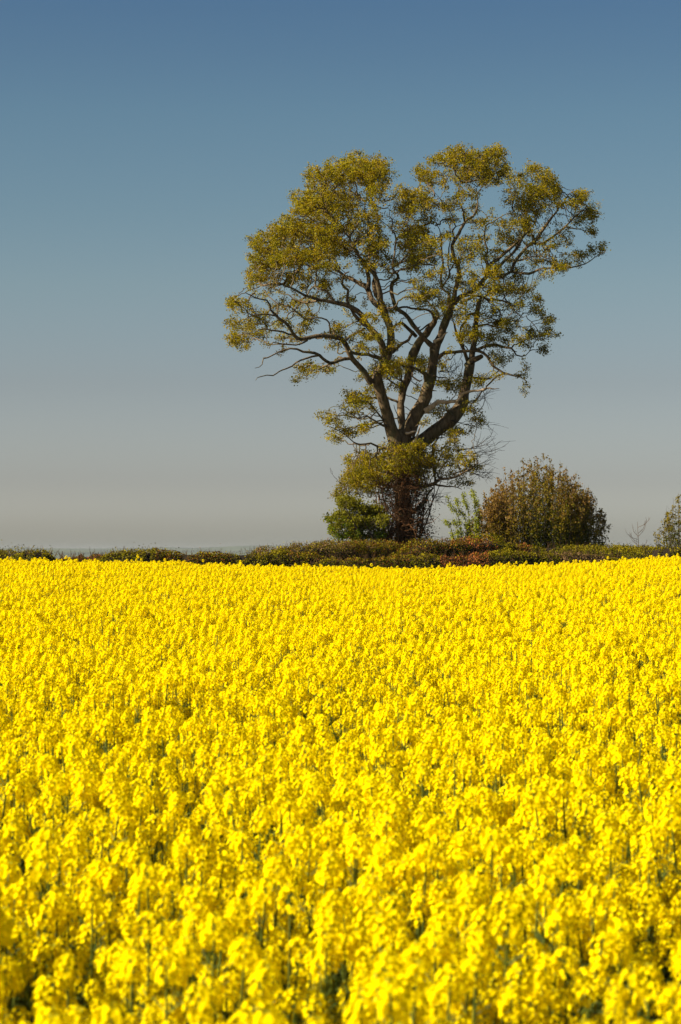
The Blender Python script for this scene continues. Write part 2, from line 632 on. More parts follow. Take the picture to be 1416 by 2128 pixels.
# name, region, points, depth start, depth end
LIMBS = [
    # left scaffold
    (3, [(600, 720, 120), (560, 620, 92), (530, 530, 78), (505, 430, 74), (470, 320, 72), (475, 240, 66), (500, 185, 62)], 0, -1.2),
    (1, [(1165, 1620, 66), (1205, 1530, 66), (1225, 1440, 62), (1215, 1350, 58), (1180, 1260, 54), (1155, 1170, 48), (1135, 1070, 42), (1105, 980, 34), (1060, 930, 26), (1030, 880, 22), (960, 800, 20), (920, 720, 16), (860, 650, 12), (800, 560, 8)], -1.2, -3.0),
    (1, [(1180, 1560, 60), (1160, 1470, 52), (1110, 1400, 50), (1050, 1320, 46), (990, 1230, 42), (900, 1195, 38), (800, 1165, 30), (700, 1158, 24), (620, 1130, 20), (560, 1085, 16), (480, 1060, 12), (400, 1020, 8)], -1.3, -3.4),
    (1, [(1170, 1220, 48), (1110, 1175, 44), (1070, 1110, 44), (1040, 1060, 42), (980, 1030, 30), (900, 990, 26), (860, 950, 20), (800, 925, 16), (700, 935, 12), (600, 900, 8)], -1.9, -0.5),
    (1, [(1060, 1090, 34), (1070, 1000, 34), (1045, 930, 30), (1005, 860, 24), (960, 780, 20), (930, 700, 16), (920, 600, 12), (940, 480, 9)], -1.9, 0.5),
    (1, [(1200, 1330, 40), (1180, 1220, 38), (1120, 1120, 36), (1105, 1030, 32), (1110, 960, 26), (1080, 890, 20), (1060, 780, 14), (1050, 640, 10), (1040, 480, 8)], -1.6, 0.8),
    (1, [(1085, 1740, 56), (1035, 1660, 46), (960, 1570, 44), (915, 1490, 42), (870, 1430, 40), (800, 1412, 38), (700, 1420, 32), (600, 1432, 30), (545, 1400, 27), (510, 1340, 26), (440, 1285, 23), (390, 1225, 18), (345, 1165, 13), (270, 1150, 10), (200, 1105, 6)], -1.0, -4.5),
    (1, [(1185, 1595, 40), (1140, 1565, 32), (1060, 1545, 26), (980, 1530, 24), (935, 1515, 22)], -1.2, -1.8),
    (1, [(950, 1565, 30), (900, 1575, 30), (850, 1588, 28), (790, 1592, 27), (745, 1560, 25), (710, 1535, 24), (650, 1525, 22), (560, 1510, 16), (480, 1510, 13), (400, 1550, 11), (330, 1570, 9), (320, 1610, 7), (270, 1635, 4)], -1.5, -4.0),
    (1, [(725, 1545, 18), (620, 1570, 15), (560, 1600, 13), (490, 1635, 11), (430, 1650, 10), (400, 1680, 9), (310, 1690, 7), (275, 1720, 4)], -2.5, -4.6),
    (1, [(820, 1415, 16), (800, 1380, 14), (790, 1320, 13), (740, 1285, 12), (620, 1280, 12), (560, 1240, 9), (500, 1190, 6)], -2.0, -3.5),
    (1, [(545, 1400, 16), (430, 1365, 14), (350, 1360, 10), (270, 1385, 7)], -3.0, -4.2),
    (1, [(640, 1440, 14), (560, 1475, 12), (480, 1465, 12), (400, 1462, 9), (370, 1500, 5)], -2.6, -3.4),
    (1, [(430, 1280, 12), (435, 1230, 11), (425, 1180, 9), (380, 1130, 8), (330, 1080, 5)], -3.6, -3.0),
    (1, [(420, 1270, 14), (340, 1255, 12), (260, 1265, 10), (200, 1230, 7), (130, 1170, 5)], -3.6, -4.6),
    (1, [(1045, 1335, 36), (985, 1290, 30), (950, 1230, 26), (915, 1160, 24), (918, 1095, 22), (875, 1045, 20), (890, 1000, 16), (930, 960, 10)], -1.7, -2.6),
    (1, [(830, 1180, 22), (800, 1130, 20), (770, 1090, 16), (690, 1060, 16), (695, 980, 14), (700, 900, 9)], -2.4, -1.2),
    (1, [(700, 1165, 18), (620, 1175, 14), (540, 1150, 10), (430, 1090, 8), (330, 1060, 5)], -3.0, -2.4),
    (1, [(910, 1440, 22), (960, 1395, 20), (1040, 1355, 16)], -1.8, -1.6),
    # middle uprights
    (3, [(640, 690, 90), (632, 600, 64), (626, 520, 60), (622, 450, 58), (632, 370, 58), (662, 290, 60), (688, 200, 66)], 0.8, 1.6),
    (6, [(380, 1600, 95), (400, 1500, 110), (450, 1400, 100), (510, 1320, 95), (560, 1250, 88), (610, 1180, 78), (635, 1130, 60), (610, 1080, 38), (560, 1040, 26), (480, 1020, 24), (380, 1020, 26), (300, 990, 26), (240, 1015, 24)], 1.6, 0.2),
    (6, [(640, 1130, 50), (660, 1080, 40), (620, 1030, 28), (560, 960, 20), (480, 860, 14), (400, 780, 10)], 1.6, 2.6),
    (3, [(660, 650, 118), (700, 560, 100), (745, 480, 92), (790, 390, 86), (815, 310, 78), (838, 220, 68), (848, 120, 66), (850, 60, 70)], 0.0, -0.3),
    (6, [(620, 1480, 108), (650, 1380, 100), (690, 1280, 98), (725, 1180, 100), (770, 1080, 92), (800, 990, 84), (820, 920, 62), (840, 840, 52), (850, 740, 54), (885, 650, 56), (870, 570, 54), (830, 480, 50), (820, 380, 44), (830, 290, 42), (890, 230, 40), (920, 150, 38), (950, 90, 34), (1010, 40, 28), (1060, -40, 22), (1080, -140, 15), (1110, -240, 9)], -0.3, 0.5),
    (6, [(940, 100, 26), (930, 10, 22), (900, -80, 16), (870, -180, 11), (900, -300, 7)], 0.2, -1.0),
    (6, [(600, 1410, 70), (540, 1350, 56), (470, 1280, 54), (400, 1190, 56), (340, 1110, 50), (270, 1045, 50), (205, 1000, 48), (180, 910, 46), (180, 800, 48), (190, 740, 46), (240, 700, 36), (235, 640, 32), (190, 590, 24), (195, 450, 22), (205, 330, 22), (205, 240, 18), (170, 180, 14), (170, 90, 11), (155, 20, 8), (165, -60, 5)], -0.4, -1.2),
    (6, [(180, 590, 26), (260, 530, 22), (320, 460, 22), (350, 360, 22), (345, 260, 18), (340, 150, 14), (350, 60, 9)], -1.0, 0.6),
    (6, [(235, 640, 26), (160, 640, 20), (100, 590, 16), (20, 540, 12), (-80, 480, 8)], -1.0, -0.2),
    (6, [(250, 235, 10), (240, 260, 12), (215, 300, 14), (205, 340, 16)], -1.0, -1.1),
    (6, [(195, 205, 12), (130, 160, 10), (80, 110, 8), (40, 60, 6)], -1.0, -0.8),
    (6, [(180, 1480, 40), (225, 1420, 38), (290, 1385, 34), (360, 1350, 34), (390, 1290, 32), (400, 1260, 30)], -1.2, -0.5),
    (6, [(430, 1310, 46), (370, 1250, 44), (310, 1195, 40), (250, 1175, 32), (200, 1205, 22), (170, 1290, 12)], -0.5, -1.8),
    (6, [(470, 1250, 20), (520, 1200, 20), (580, 1170, 18)], 0.4, 1.4),
    (6, [(770, 1020, 50), (770, 920, 46), (770, 870, 36), (740, 830, 26), (690, 790, 34), (680, 700, 30), (700, 590, 28), (715, 540, 26), (690, 450, 26), (690, 360, 18), (690, 250, 13), (640, 120, 9)], 0.0, 1.6),
    (6, [(700, 800, 26), (750, 720, 24), (780, 640, 22), (770, 550, 20), (775, 430, 20), (785, 330, 15), (780, 150, 11), (740, 20, 7)], 0.4, 0.2),
    (6, [(785, 620, 18), (825, 560, 18), (840, 540, 16)], 0.3, 0.1),
    (6, [(830, 285, 26), (820, 200, 20), (850, 150, 16), (810, 60, 12), (740, -60, 9), (660, -160, 5)], 0.0, -1.4),
    # right-hand fans of the middle
    (6, [(820, 975, 64), (870, 925, 64), (930, 885, 58), (1000, 850, 56), (1060, 800, 62), (1120, 750, 60), (1160, 680, 50), (1180, 600, 44), (1175, 530, 34), (1140, 490, 24), (1190, 430, 24), (1160, 350, 20), (1140, 270, 20), (1160, 160, 18), (1240, 110, 15), (1330, 60, 11), (1420, 10, 7)], 0.0, 1.2),
    (6, [(900, 960, 44), (960, 925, 36), (1040, 880, 30), (1110, 890, 28), (1180, 920, 28), (1240, 935, 26), (1330, 940, 24), (1400, 980, 20), (1480, 1050, 13), (1560, 1110, 8)], 0.0, -2.0),
    (6, [(1160, 920, 20), (1240, 970, 15), (1300, 1040, 10), (1340, 1130, 6)], -0.8, -1.6),
    (6, [(830, 1040, 26), (880, 1028, 20), (940, 1018, 14)], -0.2, -0.6),
    (6, [(880, 505, 30), (930, 490, 22), (990, 450, 14), (1060, 380, 8)], 0.2, 1.2),
    (6, [(1100, 690, 18), (1020, 640, 12), (950, 610, 9), (930, 560, 6)], 0.4, -0.4),
    (2, [(520, 960, 36), (560, 885, 30), (620, 840, 26), (690, 780, 26), (750, 710, 24), (790, 680, 20), (840, 640, 14), (880, 560, 9)], 0.4, 1.4),
    (2, [(560, 960, 34), (620, 900, 28), (670, 850, 26), (710, 810, 22), (750, 750, 24), (780, 700, 16), (800, 600, 10), (760, 520, 6)], 0.4, 0.0),
    (2, [(600, 985, 24), (700, 940, 24), (725, 880, 28), (760, 820, 26), (800, 775, 24), (850, 735, 30), (900, 670, 28), (960, 600, 22), (1010, 530, 15), (1050, 470, 10), (1100, 400, 6)], 0.2, 1.6),
    (2, [(710, 935, 26), (760, 945, 24), (820, 950, 22), (860, 935, 20), (900, 918, 16), (1000, 915, 14), (1100, 910, 12), (1200, 880, 9), (1280, 840, 7), (1345, 800, 4)], 0.4, -1.4),
    (2, [(855, 740, 24), (850, 690, 22), (810, 690, 16)], 1.0, 0.8),
    (2, [(860, 745, 22), (920, 738, 18), (985, 695, 16), (1060, 630, 15), (1130, 560, 12), (1200, 510, 7)], 1.0, -0.4),
    (2, [(1060, 628, 12), (1130, 640, 10), (1200, 655, 6)], 0.0, -0.4),
    (2, [(680, 855, 18), (740, 858, 16), (800, 855, 13), (880, 828, 10), (960, 850, 6)], 0.3, -1.2),
    # right scaffold
    (3, [(660, 740, 130), (760, 700, 100), (830, 650, 96), (900, 595, 98), (970, 540, 106), (1025, 470, 96), (1050, 380, 74), (1062, 290, 70), (1076, 210, 70), (1092, 150, 58)], 0.2, 1.0),
    (2, [(400, 1580, 60), (430, 1545, 48), (470, 1525, 42), (500, 1515, 34)], 1.0, 0.4),
    (2, [(420, 1560, 56), (440, 1480, 46), (452, 1380, 42), (458, 1290, 38), (465, 1200, 38), (482, 1128, 42)], 1.1, 1.6),
    (2, [(405, 1570, 32), (395, 1510, 28), (370, 1450, 28), (335, 1390, 22), (315, 1320, 16), (298, 1265, 10)], 1.0, 0.0),
    (2, [(460, 1225, 26), (420, 1235, 24), (385, 1285, 22), (360, 1320, 18), (345, 1370, 10)], 1.4, 0.6),
    (2, [(200, 1530, 36), (250, 1492, 30), (320, 1488, 26), (400, 1478, 24), (470, 1478, 24), (510, 1500, 22), (560, 1555, 20), (620, 1605, 18), (680, 1640, 16), (760, 1652, 10), (810, 1690, 5)], -0.3, -1.6),
    (2, [(470, 1470, 26), (560, 1440, 26), (640, 1452, 20), (700, 1465, 16), (730, 1500, 12), (800, 1510, 9)], 1.2, -0.6),
    (2, [(465, 1310, 22), (540, 1300, 16), (600, 1310, 14), (700, 1330, 8)], 1.4, 0.2),
    (2, [(420, 1660, 20), (500, 1662, 18), (570, 1660, 12)], 1.0, 0.2),
    (3, [(798, 300, 48), (780, 245, 36), (735, 215, 22), (670, 205, 18), (620, 180, 14), (590, 158, 8)], -0.2, -1.4),
    # low boughs
    (3, [(530, 600, 26), (480, 580, 14), (400, 530, 11), (340, 540, 8), (270, 500, 5)], -0.5, -2.2),
    (3, [(560, 745, 26), (490, 740, 18), (420, 712, 14), (350, 715, 12), (300, 700, 9), (230, 650, 7), (150, 600, 4)], -0.4, -2.4),
    (3, [(510, 560, 16), (440, 480, 12), (380, 420, 9), (300, 400, 5)], -0.6, -1.8),
    (3, [(680, 1010, 40), (760, 1000, 30), (840, 985, 28), (890, 950, 22), (980, 935, 18), (1060, 900, 13), (1140, 845, 7)], 0.0, -1.4),
    (3, [(850, 985, 20), (900, 1000, 15), (960, 1000, 10), (1030, 1020, 6)], -0.6, -1.2),
    (3, [(670, 1190, 40), (720, 1160, 34), (770, 1110, 26), (805, 1060, 18), (840, 1010, 12)], 0.0, -0.8),
    (3, [(800, 1080, 12), (810, 1150, 9), (815, 1200, 7), (850, 1250, 4)], -0.6, -0.8),
    (3, [(840, 720, 24), (838, 800, 22), (842, 900, 18), (850, 985, 14)], 0.3, -0.2),
]
DEAD = [
    (3, [(785, 495, 52), (815, 470, 44), (850, 450, 36), (900, 438, 32), (960, 432, 26), (1000, 428, 24), (1030, 395, 26), (1050, 372, 20), (1110, 362, 18), (1160, 356, 16), (1210, 346, 13), (1280, 346, 5)], -0.2, -1.2),
    (3, [(700, 238, 12), (702, 265, 14), (722, 282, 14), (748, 294, 14), (765, 286, 6)], -0.8, -1.0),
    (3, [(708, 712, 26), (722, 680, 18), (738, 640, 15), (750, 600, 8)], -0.6, -0.7),
    (6, [(620, 1370, 50), (660, 1345, 30), (705, 1315, 24), (735, 1290, 20), (762, 1268, 8)], -0.8, -0.9),
    (3, [(655, 645, 18), (700, 640, 16), (730, 630, 8)], -0.6, -0.8),
    (6, [(880, 750, 12), (910, 738, 12), (950, 734, 6)], -0.2, -0.4),
    (6, [(885, 700, 12), (905, 680, 12), (925, 650, 6)], 0.0, -0.2),
]
SNAG = [
    (3, [(650, 620, 14), (660, 570, 16), (685, 530, 14), (700, 490, 8)], -0.5, -0.6),
    (3, [(640, 600, 8), (600, 520, 7), (585, 490, 6), (575, 455, 4)], -0.2, -0.3),
    (3, [(960, 520, 26), (945, 500, 18), (925, 490, 8)], 0.2, 0.0),
    (6, [(500, 1600, 10), (515, 1540, 9), (538, 1495, 5)], -0.6, -0.8),
    (3, [(1050, 470, 14), (1090, 480, 10), (1140, 455, 5)], 0.6, 0.4),
]
# foliage masses: region, [(x, y, rx, ry, density)]
FOL = {
    1: [(960, 255, 230, 100, 1), (1100, 300, 110, 120, 1), (1120, 430, 80, 120, .8), (750, 320, 140, 100, .8), (680, 255, 55, 55, .6),
        (560, 440, 60, 55, .6), (590, 520, 50, 50, .5), (700, 470, 140, 100, 1), (840, 490, 150, 100, 1), (620, 570, 120, 70, .8), (1050, 580, 130, 110, .6),
        (930, 400, 90, 70, .4), (500, 660, 120, 75, 1), (420, 760, 160, 95, 1), (640, 700, 170, 90, 1), (800, 670, 140, 90, 1), (300, 770, 60, 35, .9),
        (330, 900, 110, 80, .9), (290, 985, 95, 55, 1), (500, 860, 150, 80, 1), (690, 850, 140, 75, .9), (850, 800, 120, 75, .9),
        (960, 700, 90, 70, .6), (1110, 760, 120, 95, 1), (1060, 900, 80, 75, .8), (1190, 860, 90, 80, .7), (430, 1000, 130, 70, .8),
        (780, 925, 100, 45, .9), (580, 1000, 120, 55, .5), (250, 1060, 70, 50, .25), (775, 1050, 45, 35, .9), (690, 1090, 100, 50, .3),
        (130, 1170, 65, 45, .9), (230, 1215, 80, 40, .8), (95, 1290, 35, 35, .5), (190, 1340, 100, 45, .7), (160, 1430, 70, 55, .9), (220, 1500, 20, 15, .5),
        (310, 1310, 80, 50, .5), (270, 1400, 90, 40, .6), (610, 1340, 70, 50, .4), (630, 1220, 50, 40, .25), (480, 1430, 70, 40, .35),
        (830, 1370, 70, 40, .5), (820, 1480, 60, 50, .5), (1000, 1430, 80, 60, .35), (610, 1640, 80, 50, .6), (720, 1660, 80, 45, .6),
        (570, 1715, 50, 30, .8), (800, 1650, 35, 35, .5), (1090, 1300, 60, 50, .6), (1220, 1240, 50, 45, .3), (1100, 1620, 45, 50, .5), (1000, 1500, 60, 40, .3),
        (1200, 1650, 75, 55, .9), (1030, 1690, 45, 40, .7), (1330, 480, 85, 100, .9), (1290, 400, 50, 50, .7), (1300, 640, 95, 80, .7), (1350, 760, 90, 90, 1), (1380, 920, 70, 50, 1),
        (1230, 980, 60, 60, .4), (430, 1180, 100, 40, .2), (700, 1120, 400, 200, .07), (1150, 1350, 230, 220, .08), (450, 1360, 330, 150, .09), (940, 1180, 50, 40, .2)],
    2: [(80, 240, 55, 45, .7), (200, 165, 75, 50, .8), (130, 280, 85, 55, .9), (330, 165, 105, 80, .9), (450, 150, 100, 65, .9), (570, 140, 85, 70, 1),
        (470, 260, 120, 80, .9), (610, 240, 95, 70, 1), (300, 300, 90, 65, .7), (400, 400, 100, 60, .6), (560, 330, 80, 50, .6), (690, 290, 50, 50, .35),
        (120, 370, 60, 50, .5), (60, 470, 80, 70, .9), (160, 480, 80, 60, .7), (290, 480, 80, 50, .8), (310, 560, 70, 45, .6), (120, 590, 80, 70, .7),
        (60, 680, 90, 70, 1), (150, 750, 70, 60, .9), (60, 830, 90, 60, 1), (160, 850, 70, 50, .6), (240, 690, 50, 50, .4), (440, 500, 60, 45, .5),
        (480, 610, 50, 35, .5), (455, 760, 55, 60, .8), (380, 810, 60, 50, .8), (440, 850, 50, 40, .5), (640, 720, 70, 50, .45), (600, 800, 50, 45, .3),
        (860, 240, 55, 40, .9), (950, 300, 75, 60, 1), (790, 310, 70, 50, .8), (960, 390, 95, 75, 1), (860, 390, 80, 60, .9), (700, 420, 85, 70, .5),
        (820, 480, 100, 70, .9), (970, 480, 70, 60, .8), (780, 610, 80, 50, 1), (720, 560, 60, 50, .5), (900, 560, 60, 50, .4), (1170, 430, 80, 55, 1),
        (1110, 480, 80, 55, .7), (1240, 530, 60, 65, .9), (1150, 580, 70, 45, .7), (1240, 650, 45, 40, .7), (1010, 600, 40, 35, .4), (1060, 720, 80, 40, .45),
        (960, 770, 60, 45, .4), (1000, 850, 110, 45, .4), (900, 860, 50, 40, .6), (1040, 910, 50, 30, 1), (1130, 850, 90, 50, .3), (1240, 790, 70, 50, .3),
        (1325, 770, 40, 45, .8), (960, 975, 35, 40, .7), (590, 940, 75, 60, 1), (700, 950, 80, 45, .7), (640, 1050, 120, 55, .9), (780, 1010, 50, 35, .3),
        (780, 1090, 75, 50, .7), (880, 1110, 45, 40, .8), (400, 1030, 60, 50, .45), (450, 960, 50, 50, .3), (50, 1020, 75, 60, .8), (140, 1090, 95, 70, .7),
        (40, 1130, 60, 50, .5), (200, 1160, 55, 30, .5), (180, 960, 70, 45, .4), (320, 1240, 45, 35, .4), (880, 1210, 55, 50, .6), (945, 1280, 55, 60, .7),
        (940, 1370, 55, 60, .8), (925, 1470, 45, 40, .8), (840, 1380, 55, 80, .5), (700, 1290, 90, 50, .45), (600, 1210, 60, 50, .4), (420, 1370, 90, 55, 1),
        (560, 1380, 80, 50, .8), (660, 1370, 80, 50, .6), (760, 1410, 60, 40, .4), (590, 1520, 40, 40, .6), (620, 1560, 35, 50, .5), (700, 1540, 35, 30, .3),
        (580, 1650, 60, 35, .6), (790, 1640, 40, 30, .6), (800, 1740, 25, 25, .3), (50, 1570, 70, 50, .9), (170, 1560, 55, 50, .8), (250, 1700, 60, 50, .35),
        (480, 1680, 50, 40, .6), (240, 1590, 50, 40, .15), (350, 1000, 280, 330, .09), (700, 720, 380, 260, .08), (650, 1250, 280, 200, .08)],
    3: [(560, 200, 100, 50, .9), (470, 250, 80, 60, .8), (440, 340, 50, 50, .5), (590, 330, 60, 50, .6), (350, 420, 90, 65, .9), (260, 400, 60, 45, .7),
        (300, 490, 100, 60, .8), (120, 520, 50, 40, .8), (180, 570, 80, 35, .5), (230, 640, 110, 45, .8), (170, 690, 50, 35, .7), (430, 480, 60, 40, .4),
        (400, 600, 90, 45, .4), (380, 760, 50, 25, .4), (270, 830, 50, 22, .5),
        (430, 830, 120, 60, 1), (550, 760, 80, 50, .8), (690, 770, 110, 65, .9), (750, 860, 110, 70, .9), (360, 930, 110, 65, 1), (500, 900, 90, 60, .7),
        (285, 950, 55, 45, 1), (420, 1020, 100, 60, .7), (220, 1060, 50, 40, .6), (900, 790, 110, 75, .6), (1000, 720, 70, 60, .6), (1050, 820, 80, 50, .5), (1120, 870, 55, 35, .4),
        (960, 900, 110, 50, .6), (1060, 980, 60, 30, .4), (700, 980, 90, 60, .35), (950, 330, 60, 45, .6), (1010, 280, 40, 25, .3), (880, 480, 90, 60, .4),
        (1080, 480, 80, 50, .35), (1130, 570, 70, 35, .5), (1010, 640, 70, 40, .5), (730, 360, 35, 25, .5), (1140, 300, 55, 40, .45), (800, 560, 50, 30, .3),
        (960, 620, 60, 50, .5), (760, 180, 60, 40, .5), (330, 1000, 90, 50, .8), (430, 960, 80, 50, .8), (240, 1010, 45, 45, .8), (600, 850, 110, 70, .9), (520, 960, 80, 50, .6), (700, 930, 80, 50, .6),
        (380, 880, 110, 60, 1)],
}


def make_oak():
    base = P(843, 1150, TY)
    base[2] = float(ground_z(base[0], base[1])) - 0.05
    oak = empty('oak_tree', base, 'tall spreading oak in yellow-green spring leaf, forking low above a bushy trunk, behind the hedges', 'tree')
    # trunk: flared foot, then the traced bole up to the fork
    tp = [(843, 1185, 190), (842, 1150, 150), (840, 1110, 122), (838, 1060, 112), (836, 1010, 112), (835, 960, 118), (834, 925, 130), (838, 898, 120)]
    pts, rad = [], []
    for x, y, w in tp:
        pts.append(P(x, y, TY + 0.1))
        rad.append(w / 3.218 / FPX * TY / 2)
    pts[0][2] = base[2] - 0.2
    pts, rad = catmull(pts, rad, 0.15)
    tb = Tubes()
    rad = rad * (1 + 0.05 * rng.normal(size=len(rad)))
    tb.add(pts, rad, 18, rough=0.16)
    obj('trunk', tb.mesh('trunk'), M_BARK, oak)
    seeds, srad = [pts[len(pts) // 3:]], [rad[len(pts) // 3:]]
    small = Tubes()
    for r, pp, d0, d1 in LIMBS:
        p, q = trace(r, pp, d0, d1)
        # crooked growth: small sideways kinks that grow towards the thin end
        for i in range(1, len(p) - 1):
            amp = 0.05 + 0.05 * (i / len(p))
            p[i] += amp * np.array(noise.noise_vector(Vector(p[i] * 1.9))) + 0.035 * np.array(noise.noise_vector(Vector(p[i] * 5.0)))
        w0 = pp[0][2] / R[r][2]
        sides = 12 if w0 > 12 else (9 if w0 > 6 else 6)
        if w0 > 5.5:
            t = Tubes()
            t.add(p, q, sides, rough=0.14)
            obj('limb', t.mesh('limb'), M_BARK, oak)
        else:
            small.add(p, q, 6, rough=0.1)
        for j in range(int(len(p) * 0.10)):
            a_ = rng.integers(2, len(p) - 1)
            d_ = unit(rng.normal(size=3) + np.array([0, 0, 0.3]))
            l_ = rng.uniform(0.1, 0.3) + q[a_]
            small.add([p[a_], p[a_] + d_ * l_ * 0.6, p[a_] + d_ * l_ + rng.normal(size=3) * 0.04], [min(0.04, q[a_] * 0.6), min(0.03, q[a_] * 0.4), 0.008], 5, rough=0.2)
        keep = q < 0.16
        seeds.append(p[keep])
        srad.append(q[keep])
    for r, pp, d0, d1 in SNAG:
        p, q = trace(r, pp, d0, d1)
        small.add(p, q, 5, rough=0.1)
    for r, pp, d0, d1 in DEAD:
        p, q = trace(r, pp, d0, d1)
        for i in range(1, len(p) - 1):
            p[i] += 0.07 * np.array(noise.noise_vector(Vector(p[i] * 3.1)))
        t = Tubes()
        t.add(p, q, 8, rough=0.3)
        tag(obj('dead_branch', t.mesh('dead_branch'), M_DEAD, oak), 'pale barkless broken branch')
    seeds = np.concatenate(seeds)
    srad = np.concatenate(srad)
    # attractors
    px_m = FPX / TY
    at, meta = [], []
    for r, L in FOL.items():
        s = R[r][2]
        for (x, y, rx, ry, dens) in L:
            ux, uy = up_(r, x, y)
            ax, ay = rx / s / px_m, ry / s / px_m
            # half depth of the crown at this height
            half = 4.2 * max(0.25, 1 - ((uy - 560) / 330) ** 2 * 0.7) if uy < 880 else 1.9
            edge = abs(ux - 860) / 400
            half *= max(0.3, 1 - 0.65 * edge ** 2)
            copies = 2 if dens >= .85 else 1
            for c in range(copies):
                off = rng.uniform(-1, 1) * half * 0.75
                if copies == 2:
                    off = (abs(off) + 0.5) * (1 if c else -1)
                n = int(dens * math.pi * ax * ay * 140 * (1.5 if uy > 890 else 1) * (0.75 if copies == 2 else 1)) + 2
                d = rng.normal(size=(n, 3))
                d = unit(d) * ((rng.random((n, 1)) ** 0.42 * np.where(rng.random((n, 1)) < 0.14, 1.45, 1.0)))
                # lumpy edge
                c0 = P(ux, uy, TY + off)
                pts_ = c0 + d * np.array([ax * 1.0, max(0.5, (ax + ay) * 0.6), ay * 1.0])
                # keep the mass where the photograph has it, whatever its depth
                at.append(pts_)
    at = np.concatenate(at)
    pos, size, chains = grow(seeds, srad, at, step=0.14, kill=0.15, infl=6.0, iters=80, wig=0.16, up=0.06)
    for ch, rr in chains:
        small.add(ch, rr, 5 if rr[0] > 0.03 else 3, cap=False)
    obj('branches', small.mesh('branches'), M_BARK, oak)['kind'] = 'stuff'
    # leaves on the outer twigs
    out = pos[size <= 6]
    k = 26
    n = len(out)
    print('oak twig nodes', len(pos), 'leafy', n, 'attr', len(at))
    cl = np.repeat(out, k, 0) + rng.normal(size=(n * k, 3)) * np.array([0.082, 0.082, 0.068])
    tone = rng.random(n)
    base_c = np.array([0.275, 0.222, 0.005])
    alt = np.array([0.315, 0.228, 0.006])
    grn = np.array([0.220, 0.198, 0.006])
    cc = np.where(tone[:, None] < 0.25, alt, np.where(tone[:, None] > 0.7, grn, base_c))
    big = np.array([noise.noise(Vector(p * 0.55)) for p in out])
    cc = cc * (1 + 0.35 * big[:, None])
    cc = np.repeat(cc, k, 0) * rng.uniform(0.7, 1.3, (n * k, 1))
    me = leaf_mesh('crown', cl, rng.uniform(0.038, 0.08, n * k), cc, up=0.1, aspect=0.8, flat=1.0)
    obj('crown', me, M_LEAF, oak)['kind'] = 'stuff'
    # rusty tangle of dead shoots and ivy around the bole
    tw = Tubes()
    for i in range(620):
        py = 955 + 195 * rng.random() ** 0.8
        pxc = 838 + rng.normal() * (9 if py < 1000 else 15)
        p0 = P(pxc, py, TY - 0.5 - 0.5 * abs(rng.normal()) * (1 if i % 3 else -1.5))
        d = np.array([rng.normal(), rng.normal() * 0.9 - 0.2, rng.normal() * 0.7 + 0.25])
        d = unit(d)
        ln = rng.uniform(0.4, 1.25) * (1.25 if py > 1060 else 1)
        pp = [p0]
        for s_ in range(6):
            d = unit(d + rng.normal(size=3) * 0.35)
            pp.append(pp[-1] + d * ln / 6)
        tw.add(pp, np.linspace(0.014, 0.004, 7), 3, cap=False)
    for i in range(26):       # upright suckers against the bole
        x0 = 838 + rng.uniform(-34, 26)
        p0 = P(x0, 1150, TY - 0.3 + rng.normal() * 0.4)
        pp = [p0]
        h = rng.uniform(2, 4.2)
        d = np.array([rng.normal() * 0.12, 0, 1.0])
        for s_ in range(9):
            d = unit(d + rng.normal(size=3) * 0.13 + np.array([0, 0, 0.1]))
            pp.append(pp[-1] + d * h / 9)
        tw.add(pp, np.linspace(0.035, 0.01, 10), 5, cap=False)
    tag(obj('dead_shoots', tw.mesh('dead_shoots'), M_RUST, oak), 'rusty brown tangle of bare shoots round the trunk', kind='stuff')
    # ivy leaves hugging the lower bole and dark inner growth
    n = 9000
    t = rng.random(n)
    cpy = 925 + 225 * t ** 0.8
    ang = rng.uniform(0, 2 * math.pi, n)
    rr = 0.42 + np.abs(rng.normal(size=n)) * 0.28 + 0.35 * t
    C = np.array([P(838, y, TY) for y in cpy])
    C[:, 0] += np.cos(ang) * rr
    C[:, 1] += np.sin(ang) * rr
    col = np.where((rng.random(n) < 0.5)[:, None], np.array([0.10, 0.038, 0.012]), np.array([0.035, 0.040, 0.008])) * rng.uniform(0.6, 1.4, (n, 1))
    tag(obj('trunk_foliage', leaf_mesh('trunk_foliage', C, rng.uniform(0.05, 0.10, n), col), M_LEAF, oak), 'dark ivy and withered leaves on the lower trunk', kind='stuff')
    # fine bare spray at right
    br = Tubes()
